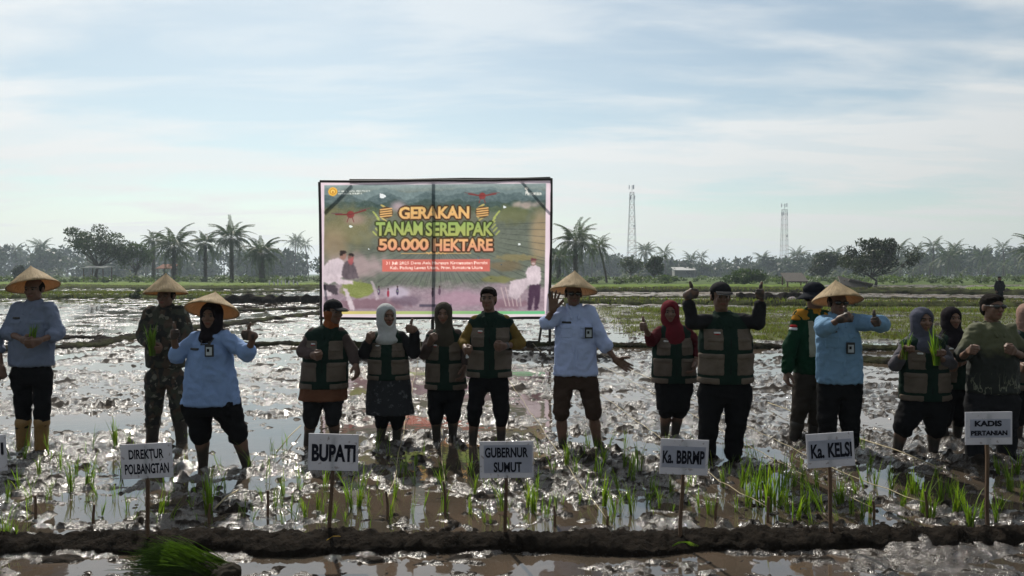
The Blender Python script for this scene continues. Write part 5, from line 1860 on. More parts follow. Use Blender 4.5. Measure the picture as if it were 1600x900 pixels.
def write(s, x0, x1, y0, y1, col, bold=.03, outline=0, ocol=(66, 44, 32), space=1.0, k=1.0):
    V, T = fit_text(s, x1 - x0, y1 - y0, bold, space)
    V = V * np.array((1, -1, 1)) + np.array(((x0 + x1) / 2, (y0 + y1) / 2, 0))
    M = raster(V, T)
    if outline:
        lay(blur(dilate(M, outline)), rgb(*ocol))
    c = col(Y, X) if callable(col) else rgb(*col)
    lay(blur(M) * k, c)


IM += (9 * noise2(X * .31, Y * .37) + 7 * noise2(X * .022 + 8, Y * .03))[..., None]
lay(rect(408, 1043, 518, 592, 3), rgb(188, 92, 84))
lay(blob(725, 330, 400, 190, .6) * .35, rgb(84, 74, 56))
gold = lambda y, x: np.stack([206 + 0 * y, 166 - (y - 200) * .16 + 10 * N2, 98 + 20 * N2], -1)
lime = lambda y, x: np.stack([132 + (y - 300) * .28, 158 + 0 * y, 84 + 0 * y], -1)
amber = lambda y, x: np.stack([204 + 0 * y, 158 - (y - 390) * .35 + 8 * N2, 100 + (y - 390) * .1], -1)
write('GERAKAN', 505, 918, 200, 274, gold, .035, 3)
write('TANAM', 372, 646, 292, 372, lime, .035, 3, (52, 58, 34)); write('SEREMPAK', 664, 1060, 296, 378, lime, .035, 3, (52, 58, 34))
write('50.000', 388, 682, 392, 464, amber, .035, 3); write('HEKTARE', 708, 1058, 396, 468, amber, .035, 3)
write('31 Juli 2025 Desa Aek Haruaya Kecamatan Portibi', 430, 1028, 532, 553, (236, 206, 200), .02)
write('Kab. Padang Lawas Utara, Prov. Sumatera Utara', 455, 1000, 560, 582, (236, 206, 200), .02)
lay(blob(116, 105, 28, 28, .08), rgb(214, 160, 58)); lay(blob(116, 105, 19, 19, .1), rgb(190, 132, 40)); lay(blob(116, 105, 13, 13, .15), rgb(226, 186, 90)); lay(blob(116, 108, 6, 9, .2), rgb(178, 118, 40))
write('KEMENTERIAN PERTANIAN', 150, 335, 98, 109, (196, 204, 206), .02); write('REPUBLIK INDONESIA', 150, 290, 114, 124, (196, 204, 206), .02)
write('Pertanian', 1245, 1338, 112, 136, (206, 206, 206), .02); lay(blob(1252, 95, 12, 9, .3), rgb(210, 205, 200)); lay(line(1252, 100, 1262, 130, 5), rgb(206, 206, 206))
# margin of the sheet, colour bar along the foot
inn = rect(66, 1366, 66, 832, 3)
lay(1 - inn, rgb(200, 182, 200))
lay(rect(66, 1370, 832, 850, 2), np.stack([196 - (X - 66) * .09, 168 + 0 * X, 92 + (X - 66) * .02], -1))
lay(rect(66, 1370, 850, 866, 2), rgb(190, 178, 190))
# small slits cut against the wind
for cx_, cy_, s in ((410, 135, 17), (225, 318, 9), (1215, 430, 8), (1125, 206, 9), (975, 512, 7), (388, 712, 6), (500, 712, 6), (1110, 552, 5), (745, 512, 5), (1050, 636, 5), (910, 612, 4), (645, 620, 5), (330, 455, 4)):
    AL[((X - cx_) * .8 + np.abs(Y - cy_) * 1.1 < s) & (X - cx_ > -s) & (np.abs(Y - cy_ - (X - cx_) * .2) < s * .8)] = 0
gm = IM.mean(2, keepdims=True)
IM = gm + (IM - gm) * .84
lin = np.clip(IM / 255.0, 0, 1)
lin = np.where(lin <= .04045, lin / 12.92, ((lin + .055) / 1.055) ** 2.4)
su = ((X - 45) / 1350)[..., None]; sv = ((Y - 45) / 825)[..., None]
PT = (b_tl * (1 - su) + b_tr * su) * (1 - sv) + (b_bl * (1 - su) + b_br * su) * sv
Yw = .035 * noise2(X * .006, Y * .009) + .02 * np.sin(X * .012 + Y * .004)
PT[..., 1] += Yw
org = (b_bl + b_br) / 2; org[2] = 0
t = NT('printed_sheet')
at_ = t.attr('Col')
colr = at_['Color']
t.base(t.mix(1.0, colr, (1.7, 1.68, 1.62), 'MULTIPLY')); t.rough(.6)
t.b.inputs['Specular IOR Level'].default_value = .2
mx = t.translucent(t.mix(1.0, colr, (1.7, 1.68, 1.62), 'MULTIPLY'), .52)
tr = t.node('ShaderNodeBsdfTransparent')
m2 = t.node('ShaderNodeMixShader')
t.l.new(at_['Alpha'], m2.inputs[0]); t.l.new(tr.outputs[0], m2.inputs[1]); t.l.new(mx.outputs[0], m2.inputs[2])
t.l.new(m2.outputs[0], t.out.inputs['Surface'])
idx = np.arange(NX * NY).reshape(NY, NX)
F = np.stack([idx[:-1, :-1], idx[1:, :-1], idx[1:, 1:], idx[:-1, 1:]], -1).reshape(-1, 4)
banner = link('event_banner', None, loc=org, label='large printed banner on poles reading GERAKAN TANAM SEREMPAK 50.000 HEKTARE', category='banner')
link('printed_sheet', new_mesh('printed_sheet', (PT - org).reshape(-1, 3), F, np.concatenate([lin.reshape(-1, 3), AL.reshape(-1, 1)], 1), mats=[t.m]), parent=banner)
t = NT('dark_pole')
f = t.noise(6, 5, .6, stretch=(4, 4, .6))
t.base(t.mix(t.rng(f, .3, .7, 0, 1), (.014, .011, .010), (.045, .034, .028))); t.rough(.7)
POLE = t.m


def pole(pts, r, name='pole'):
    mb = MB(); mb.tube([np.asarray(p) - org for p in pts], r, 8)
    link(name, mb.mesh(name, smooth=True), parent=banner, mat=POLE)


dy = np.array((0, .09, 0)); fy = np.array((0, -.05, 0))
wob = lambda a, b, n, s: [a + (b - a) * i / (n - 1) + np.array((s * math.sin(i * 1.3), 0, s * math.cos(i * 1.7))) for i in range(n)]
pole(wob(P(499, 285, BD) , P(503, 520, BD) * np.array((1, 1, 0)) + np.array((0, 0, -.1)), 6, .008), .034, 'side_pole')
pole(wob(P(861.5, 279, BD), P(859, 520, BD) * np.array((1, 1, 0)) + np.array((0, 0, -.1)), 6, .008), .034, 'side_pole')
c_top, c_bot = P(675.5, 283, BD) + dy, P(675.5, 520, BD) + dy; c_bot[2] = -.1
pole(wob(c_top, c_bot, 6, .006), .042, 'middle_pole')
pole(wob(P(500, 284, BD) + fy * .2, P(862, 280.5, BD) + fy * .2, 9, .010), .032, 'top_rail')
pole(wob(P(545, 281, BD) + dy, P(860, 277.5, BD) + dy, 8, .008), .026, 'top_rail')
pole(wob(P(499, 497.5, BD) + fy * .2, P(861, 497, BD) + fy * .2, 9, .010), .034, 'bottom_rail')
pole([P(548, 286, BD) + dy, P(506, 330, BD) + dy], .034, 'corner_brace')
pole([P(812, 278, BD) + dy, P(857, 328, BD) + dy], .034, 'corner_brace')
a = P(846, 500, BD) + dy; b_ = P(842, 536, BD) + dy * 4; b_[2] = -.1
pole([P(857, 440, BD) + dy, b_], .03, 'back_strut')
pole([P(505, 440, BD) + dy, P(515, 533, BD) * np.array((1, 1, 0)) + dy * 5], .03, 'back_strut')

# ------------------------------------------------------------------ foliage
t = NT('tree_leaf')
lc = t.attr('Col')['Color']
t.base(lc); t.rough(.55); t.b.inputs['Specular IOR Level'].default_value = .3
t.translucent(t.mix(1.0, lc, (1.3, 1.4, .7), 'MULTIPLY'), .28)
TLEAF = t.m
t = NT('bark')
f = t.noise(3, 6, .65, stretch=(3, 3, .8))
t.base(t.mix(t.rng(f, .3, .7, 0, 1), (.040, .032, .026), (.095, .078, .062))); t.rough(.9); t.bump(f, .08, .8)
BARK = t.m


def leaf_cloud(clumps, n, size, col, r, flat=.6):
    """leaf faces spread through clump volumes: (centre, radius) list"""
    C = np.array([c for c, _ in clumps]); Rd = np.array([q for _, q in clumps], float)
    wgt = Rd ** 2; wgt /= wgt.sum()
    k = r.choice(len(C), n, p=wgt)
    d = r.normal(size=(n, 3)); d /= np.linalg.norm(d, axis=1)[:, None]
    rad = Rd[k] * r.uniform(.25, 1.0, n) ** .5
    p = C[k] + d * rad[:, None] * np.array((1, 1, flat))
    u = r.normal(size=(n, 3)); u /= np.linalg.norm(u, axis=1)[:, None]
    v = np.cross(u, r.normal(size=(n, 3))); v /= np.linalg.norm(v, axis=1)[:, None]
    s = size * r.uniform(.6, 1.4, n)[:, None]
    V = np.stack([p - u * s, p - v * s * .45, p + u * s, p + v * s * .45], 1).reshape(-1, 3)
    tone = r.uniform(.7, 1.3, len(C))[k] * r.uniform(.75, 1.25, n)
    c = np.array(col)[None, :] * tone[:, None]
    return V, np.arange(4 * n).reshape(n, 4), np.repeat(c, 4, 0)


def broadleaf(u, vb, vt, wpx, D, label, seed, col=(.040, .060, .022), n=5200, leaf=.28, layered=0.0, group=None, trunk=.30, open_=1.0, el_lo=.12):
    r = np.random.default_rng(seed)
    base = P(u, vb, D); base[2] = .1
    Hh = P(u, vt, D)[2] - .1
    W = wpx / FPX * D / 2
    root = link('tree', None, loc=base, label=label, category='tree', group=group)
    mb = MB(); clumps = []
    t0 = Hh * trunk
    tr = Hh * .026
    pts = [(0, 0, -.3), (r.normal() * .08, 0, t0 * .5), (r.normal() * .2, r.normal() * .2, t0)]
    mb.tube(pts, [tr * 1.3, tr, tr * .85], 8)
    nl = 9
    for i in range(nl):
        a = 2 * math.pi * (i + r.uniform(-.3, .3)) / nl
        el_ = r.uniform(el_lo, 1.30)
        L = r.uniform(.75, 1.0)
        tip = np.array((math.cos(a) * W * L * math.cos(el_) * 1.25, math.sin(a) * W * L * math.cos(el_) * 1.1, t0 + (Hh - t0) * (.25 + .72 * math.sin(el_)) * L))
        mid = np.array(pts[-1]) * .5 + tip * .5 + r.normal(size=3) * W * .08 + np.array((0, 0, -.05 * Hh))
        mb.tube([pts[-1], mid, tip], [tr * .6, tr * .38, tr * .14], 6)
        for q in range(5):
            s = r.uniform(.45, 1.0)
            c = mid + (tip - mid) * s + r.normal(size=3) * np.array((W * .16, W * .16, Hh * .06))
            c[2] = max(c[2], t0 * .8)
            mb.tube([mid + (tip - mid) * s * .6, c], [tr * .2, tr * .08], 5)
            clumps.append((c, W * r.uniform(.20, .42) * open_))
    clumps.append((np.array((0, 0, Hh - W * .25)), W * .25 * open_))
    for q in range(16):                                  # fill of the crown's own volume
        d = r.normal(size=3); d /= np.linalg.norm(d)
        rad = r.uniform(.3, .85)
        zc_ = (t0 + Hh) / 2 + .04 * Hh
        clumps.append((np.array((d[0] * W * rad, d[1] * W * rad, zc_ + d[2] * (Hh - t0) * .5 * rad)), W * r.uniform(.2, .34) * open_))
    clumps = [(np.array((c[0], c[1], min(c[2], Hh - q * .5))), q) for c, q in clumps]
    link('trunk', mb.mesh('trunk', smooth=True), parent=root, mat=BARK)
    V, F_, C = leaf_cloud(clumps, n, leaf, col, r, .75 - .25 * layered)
    link('crown', new_mesh('crown', V, F_, C, smooth=False, mats=[TLEAF]), parent=root)
    return root


def frond_arrays(L, droop, seed, leaflet=.9, nl=22, col=(.045, .070, .024), wid=.05):
    """one feather leaf growing along +X, bending down"""
    r = np.random.default_rng(seed)
    vs, fs, cs = [], [], []
    n = 9
    P_ = []
    for i in range(n + 1):
        s = i / n
        P_.append(np.array((L * (s - .18 * droop * s ** 2), 0, L * (.30 * s - droop * .75 * s ** 2.2))))
    P_ = np.array(P_)
    for i in range(n):                                  # midrib
        w0, w1 = wid * (1 - i / n) + .012, wid * (1 - (i + 1) / n) + .012
        k = len(vs)
        vs += [P_[i] + (0, w0, 0), P_[i] - (0, w0, 0), P_[i + 1] - (0, w1, 0), P_[i + 1] + (0, w1, 0)]
        fs.append((k, k + 1, k + 2, k + 3)); cs += [np.array((.075, .085, .035))] * 4
    for i in range(nl):
        s = .14 + .86 * i / (nl - 1)
        q = s * n; j = min(int(q), n - 1)
        p = P_[j] + (P_[j + 1] - P_[j]) * (q - j)
        tg = P_[j + 1] - P_[j]; tg /= np.linalg.norm(tg)
        ll = leaflet * math.sin(min(1, .25 + s * 1.1) * math.pi * .78) * (1.15 - .55 * s) * r.uniform(.85, 1.15)
        for sd_ in (-1, 1):
            d = np.array((0, sd_, 0)) * .75 + tg * .55 + np.array((0, 0, -.30 - .35 * r.uniform()))
            d /= np.linalg.norm(d)
            m = p + d * ll * .55; e = p + d * ll + np.array((0, 0, -.22 * ll))
            w = tg * .055 * max(1.0, L / 4)
            k = len(vs)
            c = np.array(col) * r.uniform(.7, 1.4)
            vs += [p - w * .5, p + w * .5, m + w, m - w, e]
            fs += [(k, k + 1, k + 2, k + 3), (k + 3, k + 2, k + 4, k + 4)]
            cs += [c] * 5
    F4 = [f for f in fs]
    return np.array(vs), F4, np.array(cs)


def frond_mesh(name, *a, **k):
    v, f, c = frond_arrays(*a, **k)
    f = [q if q[2] != q[3] else q[:3] for q in f]
    f = [tuple(dict.fromkeys(q)) for q in f]
    me = new_mesh(name, v, f, c, smooth=False, mats=[TLEAF])
    return me


FR = [frond_mesh('frond', 5.0, d, 300 + i, leaflet=1.15, nl=26) for i, d in enumerate((.7, .95, 1.2, 1.5))]
FRC = [frond_mesh('frond', 3.2, d, 320 + i, leaflet=.75, nl=16) for i, d in enumerate((.6, .95, 1.25))]


def palm(u, vb, vt, D, flen, label, seed, nf=30, group=None, coconut=False, trunk_r=.36, lean=0.0):
    r = np.random.default_rng(seed)
    base = P(u, vb, D); base[2] = .1
    top = P(u, vt, D)[2] - .1
    th = max(1.0, top - flen * (.55 if not coconut else .38))
    root = link('palm_tree', None, loc=base, label=label, category='palm tree', group=group)
    mb = MB()
    n = 9
    pts = [np.array((lean * th * (i / (n - 1)) ** 1.5, 0, -.3 + (th + .3) * i / (n - 1))) for i in range(n)]
    mb.tube(pts, [trunk_r * (1.15 - .25 * i / (n - 1) + (0 if coconut else .10 * (i % 2))) for i in range(n)], 10)
    if not coconut:                                      # stubs of cut leaves
        for i in range(34):
            a = i * 2.4; z = th * (.15 + .85 * i / 34)
            p = np.array((math.cos(a) * trunk_r, math.sin(a) * trunk_r, z)) + np.array((lean * th * (z / th) ** 1.5, 0, 0))
            mb.tube([p, p + np.array((math.cos(a) * .22, math.sin(a) * .22, .30))], [.10, .05], 5)
    link('trunk', mb.mesh('trunk', smooth=True), parent=root, mat=BARK)
    lib = FRC if coconut else FR
    L0 = 3.2 if coconut else 5.0
    for i in range(nf):
        a = i * 2.39996 + r.uniform(-.2, .2)
        s = i / (nf - 1)
        pit = R(78 - 100 * s + r.normal() * 7)
        me = lib[min(len(lib) - 1, int(s * len(lib) * .999))]
        o = link('frond', me, parent=root, loc=(pts[-1][0] + math.cos(a) * .1, math.sin(a) * .1, th + .15 * (1 - s)))
        o.rotation_mode = 'XYZ'
        o.rotation_euler = (Matrix.Rotation(a, 3, 'Z') @ Matrix.Rotation(-pit + R(17), 3, 'Y') @ Matrix.Rotation(r.normal() * .3, 3, 'X')).to_euler()
        k = flen / L0 * r.uniform(.85, 1.1)
        o.scale = (k, k, k)
    return root


GP = 'oil palms standing before the wood'
palm(272, 439, 360, 150, 6.0, 'oil palm with wide drooping fronds, nearest the small bushy tree', 1, 34, GP)
palm(321, 439, 362, 158, 4.8, 'slender oil palm between two larger palms', 2, 28, GP, trunk_r=.33)
palm(362, 440, 349, 150, 5.6, 'tallest oil palm of the row before the wood', 3, 32, GP)
palm(409, 440, 372, 146, 5.4, 'short thick oil palm nearest the banner, fronds hanging low', 4, 34, GP, trunk_r=.45)
palm(240, 437, 362, 185, 4.0, 'smaller palm half hidden behind the wide drooping oil palm', 5, 24, GP)
palm(899, 434, 352, 128, 5.4, 'tall oil palm just right of the banner', 6, 30)
palm(948, 436, 374, 135, 3.6, 'leaning coconut palm beside the tall oil palm right of the banner', 7, 24, coconut=True, trunk_r=.2, lean=-.22)
palm(873, 436, 385, 150, 4.5, 'low palm half hidden by the banner edge', 9, 22)
palm(1622, 438, 368, 118, 5.0, 'palm whose fronds reach in from the picture edge', 8, 26)
broadleaf(150, 440, 347, 80, 146, 'tall spreading tree with layered crown behind the thatched hut', 11, layered=.3, n=5600, leaf=.24, trunk=.26, open_=.95, el_lo=.25)
broadleaf(211, 440, 377, 52, 150, 'small bushy green tree between the hut and the palms', 12, col=(.05, .08, .026), n=2600, leaf=.22, trunk=.25)
broadleaf(1368, 446, 368, 88, 112, 'large dark spreading tree with gaps in its crown beside the lean-to shelter', 13, col=(.026, .038, .015), n=7500, leaf=.20, trunk=.16, open_=.85, el_lo=.2)
broadleaf(1288, 438, 390, 40, 170, 'round dark tree behind the bucket-hat person', 14, col=(.034, .046, .024), n=4200, leaf=.3, trunk=.15, open_=1.5)
broadleaf(1165, 448, 421, 46, 108, 'rounded bright-edged bush behind the cap of the stout person', 15, col=(.05, .085, .022), n=4200, leaf=.16, trunk=.05, open_=1.3)
broadleaf(28, 438, 414, 18, 160, 'dark cone-shaped bush behind the conical hat of the yellow-boot person', 16, col=(.028, .038, .02), n=1800, leaf=.22, trunk=.05, open_=1.5)
broadleaf(985, 438, 398, 34, 150, 'thin branching tree under the taller lattice tower', 17, col=(.04, .058, .024), n=900, leaf=.22, trunk=.3)
broadleaf(1024, 440, 400, 30, 140, 'small tree right of the taller lattice tower', 18, col=(.042, .066, .024), n=1800, leaf=.22, trunk=.2)
broadleaf(1040, 443, 430, 26, 130, 'low bright green bush left of the red headscarf', 19, col=(.07, .11, .028), n=1600, leaf=.15, trunk=.05, open_=1.3)

# palms that rise out of the far wood
k, cnt = 0, {}
for u, vt, D in sorted(((460, 370, 230), (482, 376, 240), (925, 376, 210), (1005, 384, 230), (1040, 388, 210), (1079, 399, 250), (1099, 396, 250), (1192, 394, 240), (1242, 391, 230), (1308, 390, 240), (1402, 381, 190), (1438, 384, 205), (1458, 373, 190), (1494, 380, 190), (1534, 392, 200), (1571, 380, 200), (60, 378, 240), (25, 382, 250), (182, 386, 240), (1480, 392, 180))):
    k += 1
    side = 'left of the banner' if u < 500 else ('between banner and shorter tower' if u < 1226 else 'right of the shorter tower')
    cnt[side] = cnt.get(side, 0) + 1
    k2 = (k * 7) % 5
    palm(u, 434, vt, D * 1.55, 5.4 + .5 * k2, ordn[cnt[side] - 1] + ' coconut palm from the left in far wood ' + side, 40 + k, 14 + 3 * k2, 'coconut palms in the far wood ' + side, k2 != 2, .26, lean=.05 * (k2 - 2))

# the far wood itself
r = np.random.default_rng(77)
Vs, Fs, Cs, nv = [], [], [], 0
fv, ff, fc = frond_arrays(4.0, .9, 5, leaflet=1.0, nl=9)
trunks = MB()


def wood_add(V, F_, C):
    global nv
    Vs.append(V); Fs.append(F_ + nv); Cs.append(C); nv += len(V)


for i in range(400):
    D = r.uniform(340, 560)
    u = r.uniform(-500, 2100)
    vt = np.interp(u, (-500, 0, 120, 330, 520, 860, 960, 1060, 1250, 1400, 1600, 2100), (385, 384, 384, 392, 386, 388, 396, 406, 398, 392, 386, 384)) + r.uniform(-3, 14)
    b0 = P(u, 438, D); top = P(u, vt, D)[2]
    W = r.uniform(5.0, 9.5)
    col = np.array((.030, .044, .022)) * r.uniform(.75, 1.35)
    cl = [(np.array((b0[0] + r.normal() * W * .5, D + r.normal() * W * .4, r.uniform(top * .1, top - W * .35))), W * r.uniform(.35, .6)) for _ in range(9)]
    cl.append((np.array((b0[0], D, top - W * .4)), W * .45))
    V, F_, C = leaf_cloud(cl, 330, 1.25, col, r, .9)
    wood_add(V, F_, C)
    trunks.tube([(b0[0], D, 0), (b0[0] + r.normal() * .4, D, top * .6)], [.4, .25], 5)
for i in range(90):                                         # oil palms within the wood, mostly at the right
    D = r.uniform(230, 400)
    u = r.uniform(1290, 2100) if i < 60 else r.uniform(-500, 1290)
    vt = np.interp(u, (-500, 500, 1060, 1300, 1400, 1600, 2100), (398, 398, 408, 408, 392, 388, 388)) + r.uniform(0, 22)
    b0 = P(u, 438, D); top = P(u, vt, D)[2]
    col = r.uniform(.8, 1.5)
    for q in range(17):
        a = q * 2.4; pit = R(72 - 95 * q / 16)
        M = np.array(Matrix.Rotation(a, 3, 'Z') @ Matrix.Rotation(-pit + R(17), 3, 'Y'))
        V = fv @ M.T * r.uniform(1.2, 1.7) + np.array((b0[0], D, max(1.0, top - 4.2)))
        F4 = np.array([x if len(x) == 4 else x + x[-1:] for x in ff])
        keep = np.array([len(set(x)) == 4 for x in F4.tolist()])
        wood_add(V, F4[keep], fc * col)
    trunks.tube([(b0[0], D, 0), (b0[0], D, max(.9, top - 4.0))], .35, 6)
wood = link('far_wood', new_mesh('far_wood', np.concatenate(Vs), np.concatenate(Fs), np.concatenate(Cs), smooth=False, mats=[TLEAF]), kind='stuff', label='hazy wood of palms and broadleaf trees along the horizon', category='wood')
link('far_trunks', trunks.mesh('far_trunks'), parent=wood, mat=BARK)

# rank grass and low scrub at the foot of the wood
Vs, Fs, Cs, nv = [], [], [], 0
for i in range(620):
    D = r.uniform(118, 185) if i < 420 else r.uniform(185, 330); u = r.uniform(-400, 2000)
    b0 = P(u, 438, D)
    W = r.uniform(.6, 2.0)
    hgt = r.uniform(.5, 1.5) * (1.25 if u > 1330 else 1.0)
    col = np.array((.075, .105, .034)) * r.uniform(.65, 1.45)
    cl = [(np.array((b0[0] + r.normal() * W, D + r.normal() * .6, .12 + hgt * r.uniform(.2, .7))), hgt * .5) for _ in range(4)]
    V, F_, C = leaf_cloud(cl, 70, .24, col, r, .8)
    wood_add(V, F_, C)
link('scrub', new_mesh('scrub', np.concatenate(Vs), np.concatenate(Fs), np.concatenate(Cs), smooth=False, mats=[TLEAF]), kind='stuff', label='green scrub and rank grass at the foot of the wood', category='scrub')
b0 = G(212, 466)
V, F_, C = leaf_cloud([((0, 0, .25), .35), ((.2, 0, .55), .22), ((-.25, 0, .2), .3)], 420, .07, (.04, .055, .02), r)
sh_ = link('bund_bush', None, loc=b0, label='small dark bush on the far bund left of the camouflage person', category='bush')
link('foliage', new_mesh('foliage', V, F_, C, smooth=False, mats=[TLEAF]), parent=sh_)
mb = MB(); mb.tube([(0, 0, -.1), (.05, 0, .5)], [.03, .015], 6); link('stem', mb.mesh('stem'), parent=sh_, mat=BARK)

# ------------------------------------------------------------------ lattice towers
t = NT('galvanised_steel')
t.base((.22, .23, .24, 1)); t.rough(.5); t.b.inputs['Metallic'].default_value = .3
STEEL = t.m
RED = cloth('tower_red', (.25, .10, .09))


def tower(u, vt, D, wb, wt, label, nsec):
    base = P(u, 438, D); base[2] = 0
    Hh = P(u, vt, D)[2]
    root = link('lattice_tower', None, loc=base, label=label, category='tower', group='telecom towers beyond the wood')
    hw = lambda z: (wb + (wt - wb) * min(1, z / (Hh * .92))) / 2
    for sx_ in (-1, 1):
        for sy_ in (-1, 1):
            mb = MB(); mb.tube([(sx_ * hw(0), sy_ * hw(0), 0), (sx_ * hw(Hh * .92), sy_ * hw(Hh * .92), Hh * .92)], .14, 6)
            link('leg', mb.mesh('leg'), parent=root, mat=STEEL)
    for i in range(nsec):
        z0, z1 = Hh * .92 * i / nsec, Hh * .92 * (i + 1) / nsec
        mb = MB()
        a, b = hw(z0), hw(z1)
        for p, q in (((-1, -1), (1, -1)), ((1, -1), (1, 1)), ((1, 1), (-1, 1)), ((-1, 1), (-1, -1))):
            mb.tube([(p[0] * a, p[1] * a, z0), (q[0] * b, q[1] * b, z1)], .065, 4); mb.tube([(q[0] * a, q[1] * a, z0), (p[0] * b, p[1] * b, z1)], .065, 4)
            mb.tube([(p[0] * b, p[1] * b, z1), (q[0] * b, q[1] * b, z1)], .07, 4)
        link('bracing', mb.mesh('bracing'), parent=root, mat=RED if i % 2 else STEEL)
    mb = MB(); mb.tube([(0, 0, Hh * .9), (0, 0, Hh)], .12, 6); link('mast', mb.mesh('mast'), parent=root, mat=STEEL)
    for i in range(6):
        a = i * math.pi / 3
        z = Hh * (.985 if i % 2 else .87)
        mb = MB(); mb.box((math.cos(a) * (wt * .5 + .7), math.sin(a) * (wt * .5 + .7), z - .6), (.6, .5, 3.2), Matrix.Rotation(a, 3, 'Z'))
        mb.box((math.cos(a) * (wt * .25 + .3), math.sin(a) * (wt * .25 + .3), z - .6), (wt * .5 + .5, .12, .12), Matrix.Rotation(a, 3, 'Z'))
        link('antenna', mb.mesh('antenna'), parent=root, mat=BOARD)
    mb = MB(); mb.tube([(wt * .5 + .2, -.4, Hh * .55), (wt * .5 + .2, -.9, Hh * .55)], .7, 12); link('dish', mb.mesh('dish'), parent=root, mat=STEEL)


tower(987, 289, 580, 7.6, 2.9, 'taller lattice telecom tower right of the banner', 14)
tower(1225, 318, 640, 6.0, 3.6, 'shorter lattice telecom tower further right', 13)

# ------------------------------------------------------------------ field huts
t = NT('thatch')
f = t.noise(5, 6, .65, stretch=(3, 1, 1))
t.base(t.mix(t.rng(f, .3, .7, 0, 1), (.06, .05, .042), (.15, .13, .11))); t.rough(.9); t.bump(f, .05, .8)
THATCH = t.m
TIN = cloth('weathered_sheet', (.40, .39, .37), rough=.5, spec=.5)


def hut(u, vb, D, w, d, h, roof_mat, label, slope=.2, platform=True, over=.4, walls=False):
    b0 = P(u, vb, D); b0[2] = .1
    root = link('field_hut', None, loc=b0, label=label, category='hut')
    for sx_ in (-1, 1):
        for sy_ in (-1, 1):
            mb = MB(); mb.tube([(sx_ * w / 2, sy_ * d / 2, -.2), (sx_ * w / 2, sy_ * d / 2, h - (slope if sy_ < 0 else 0))], .09, 6)
            link('post', mb.mesh('post'), parent=root, mat=WOOD)
    ang = math.atan2(slope, d)
    mb = MB(); mb.box((0, 0, h - slope / 2 + .12), (w + over * 2, (d + over * 2) / math.cos(ang), .14), Matrix.Rotation(ang, 3, 'X'))
    link('roof', mb.mesh('roof'), parent=root, mat=roof_mat)
    if platform:
        mb = MB(); mb.box((0, 0, .75), (w, d, .12))
        for i in range(5):
            mb.box((-w / 2 + w * i / 4, -d / 2 - .03, .95), (.07, .05, .4))
        link('platform', mb.mesh('platform'), parent=root, mat=WOOD)
    if walls:
        mb = MB(); mb.box((0, d / 2 - .05, h / 2), (w, .1, h)); mb.box((-w / 2 + .05, 0, h / 2), (.1, d, h)); mb.box((w / 2 - .05, 0, h / 2), (.1, d, h))
        link('wall', mb.mesh('wall'), parent=root, mat=roof_mat)
    return root


hut(153, 440, 140, 3.6, 3.0, 2.9, TIN, 'open field hut with pale flat roof on four posts', slope=.25)
hut(1241, 446, 96, 2.4, 1.8, 1.5, THATCH, 'low hut with dark roof left of the bucket-hat person', slope=.9, platform=False, over=.2)
hut(1068, 436, 330, 9.0, 6.0, 4.4, TIN, 'pale-roofed house seen between the trees', slope=1.2, platform=False, walls=True)
hut(262, 436, 170, 3.0, 3.0, 3.6, cloth('rust_roof', (.20, .10, .07)), 'small rust-roofed hut behind the oil palms', slope=.8, platform=False)
# collapsed lean-to: a tilted thatch roof resting on the ground
b0 = P(1338, 449, 80); b0[2] = 0
lt = link('lean_to_shelter', None, loc=b0, label='collapsed thatched lean-to beside the large dark tree', category='shelter')
mb = MB(); mb.box((-.3, 0, .62), (3.2, 1.6, .16), Matrix.Rotation(R(15), 3, 'Y') @ Matrix.Rotation(R(35), 3, 'X'))
link('roof', mb.mesh('roof'), parent=lt, mat=THATCH)
mb = MB(); mb.box((.4, .5, .42), (2.6, 1.6, .14), Matrix.Rotation(R(12), 3, 'Y') @ Matrix.Rotation(R(-38), 3, 'X'))
link('roof', mb.mesh('roof'), parent=lt, mat=THATCH)
for x_ in (-1.4, .9):
    mb = MB(); mb.tube([(x_, 0, -.1), (x_ + .1, 0, 1.05 - .2 * (x_ > 0))], .06, 6); link('post', mb.mesh('post'), parent=lt, mat=WOOD)

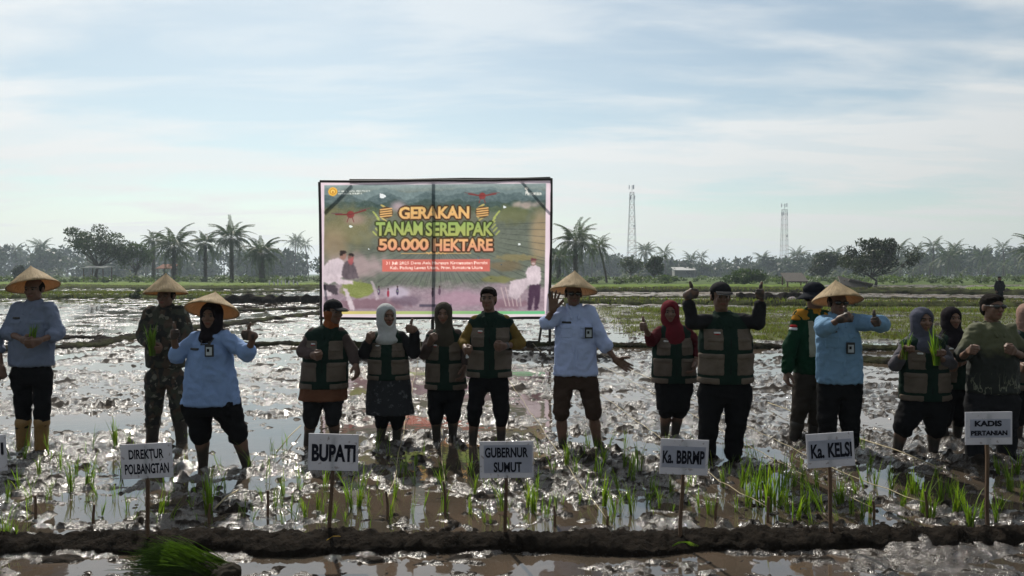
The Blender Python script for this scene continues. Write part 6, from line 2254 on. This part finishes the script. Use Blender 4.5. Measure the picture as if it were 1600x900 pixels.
# white cloth strips strung to scare birds, left of the banner
wm = cloth('white_strip', (.75, .75, .75), var=.05)
for i, (u, v0, v1) in enumerate(((421, 438, 448), (427, 440, 447), (434, 436, 450), (440, 438, 450), (446, 437, 447), (452, 439, 451), (459, 438, 450), (464, 440, 451))):
    D = 105
    a, b = P(u, v0, D), P(u + 2 * math.sin(i * 2), v1, D)
    mb = MB()
    mb.tube([a - a, (b - a) * .5 + np.array((.12 * math.sin(i), 0, 0)), b - a], [.10, .07, .03], 5)
    mb.tube([np.array((0, .1, 0)), np.array((0, .1, -a[2] + .0))], .03, 4)
    link('bird_scarer_strip', mb.mesh('bird_scarer_strip'), loc=a, mat=wm, label=ordn[i] + ' white cloth strip from the left, fluttering on a stick left of the banner', category='cloth strip', group='white bird-scaring strips left of the banner')
b0 = G(1238, 474)
V, Q = solid([ell((0, 0, .15), (.28, .2, .22), .05), ell((.2, 0, .1), (.2, .2, .15), .05)], .03, wr=.05, seed=2, wscale=(8, 8, 8))
link('white_sack', new_mesh('white_sack', V, Q, mats=[cloth('sack', (.42, .36, .38))]), loc=b0, label='crumpled pale sack on the bund left of the bucket hat', category='sack')
b0 = P(1486, 440, 120); b0[2] = .1
mb = MB(); mb.tube([(0, 0, 0), (0, 0, 1.6)], .03, 5)
wf = link('white_flag', mb.mesh('white_flag'), loc=b0, mat=WOOD, label='small white flag on a stick in the scrub above the black headscarf', category='flag')
mb = MB(); mb.box((.2, 0, 1.2), (.45, .04, .7), Matrix.Rotation(R(20), 3, 'Y')); link('flag_cloth', mb.mesh('flag_cloth'), parent=wf, mat=wm)

# ------------------------------------------------------------------ morning haze
t = NT('haze')
t.n.remove(t.b)
pv_ = t.node('ShaderNodeVolumePrincipled')
pv_.inputs['Color'].default_value = (.74, .87, 1.0, 1)
pv_.inputs['Density'].default_value = .00038
pv_.inputs['Anisotropy'].default_value = .35
t.l.new(pv_.outputs[0], t.out.inputs['Volume'])
mb = MB(); mb.box((0, 1450, 37), (5400, 3300, 78))
link('haze', mb.mesh('haze'), mat=t.m, kind='stuff', label='pale morning haze over the fields', category='haze')
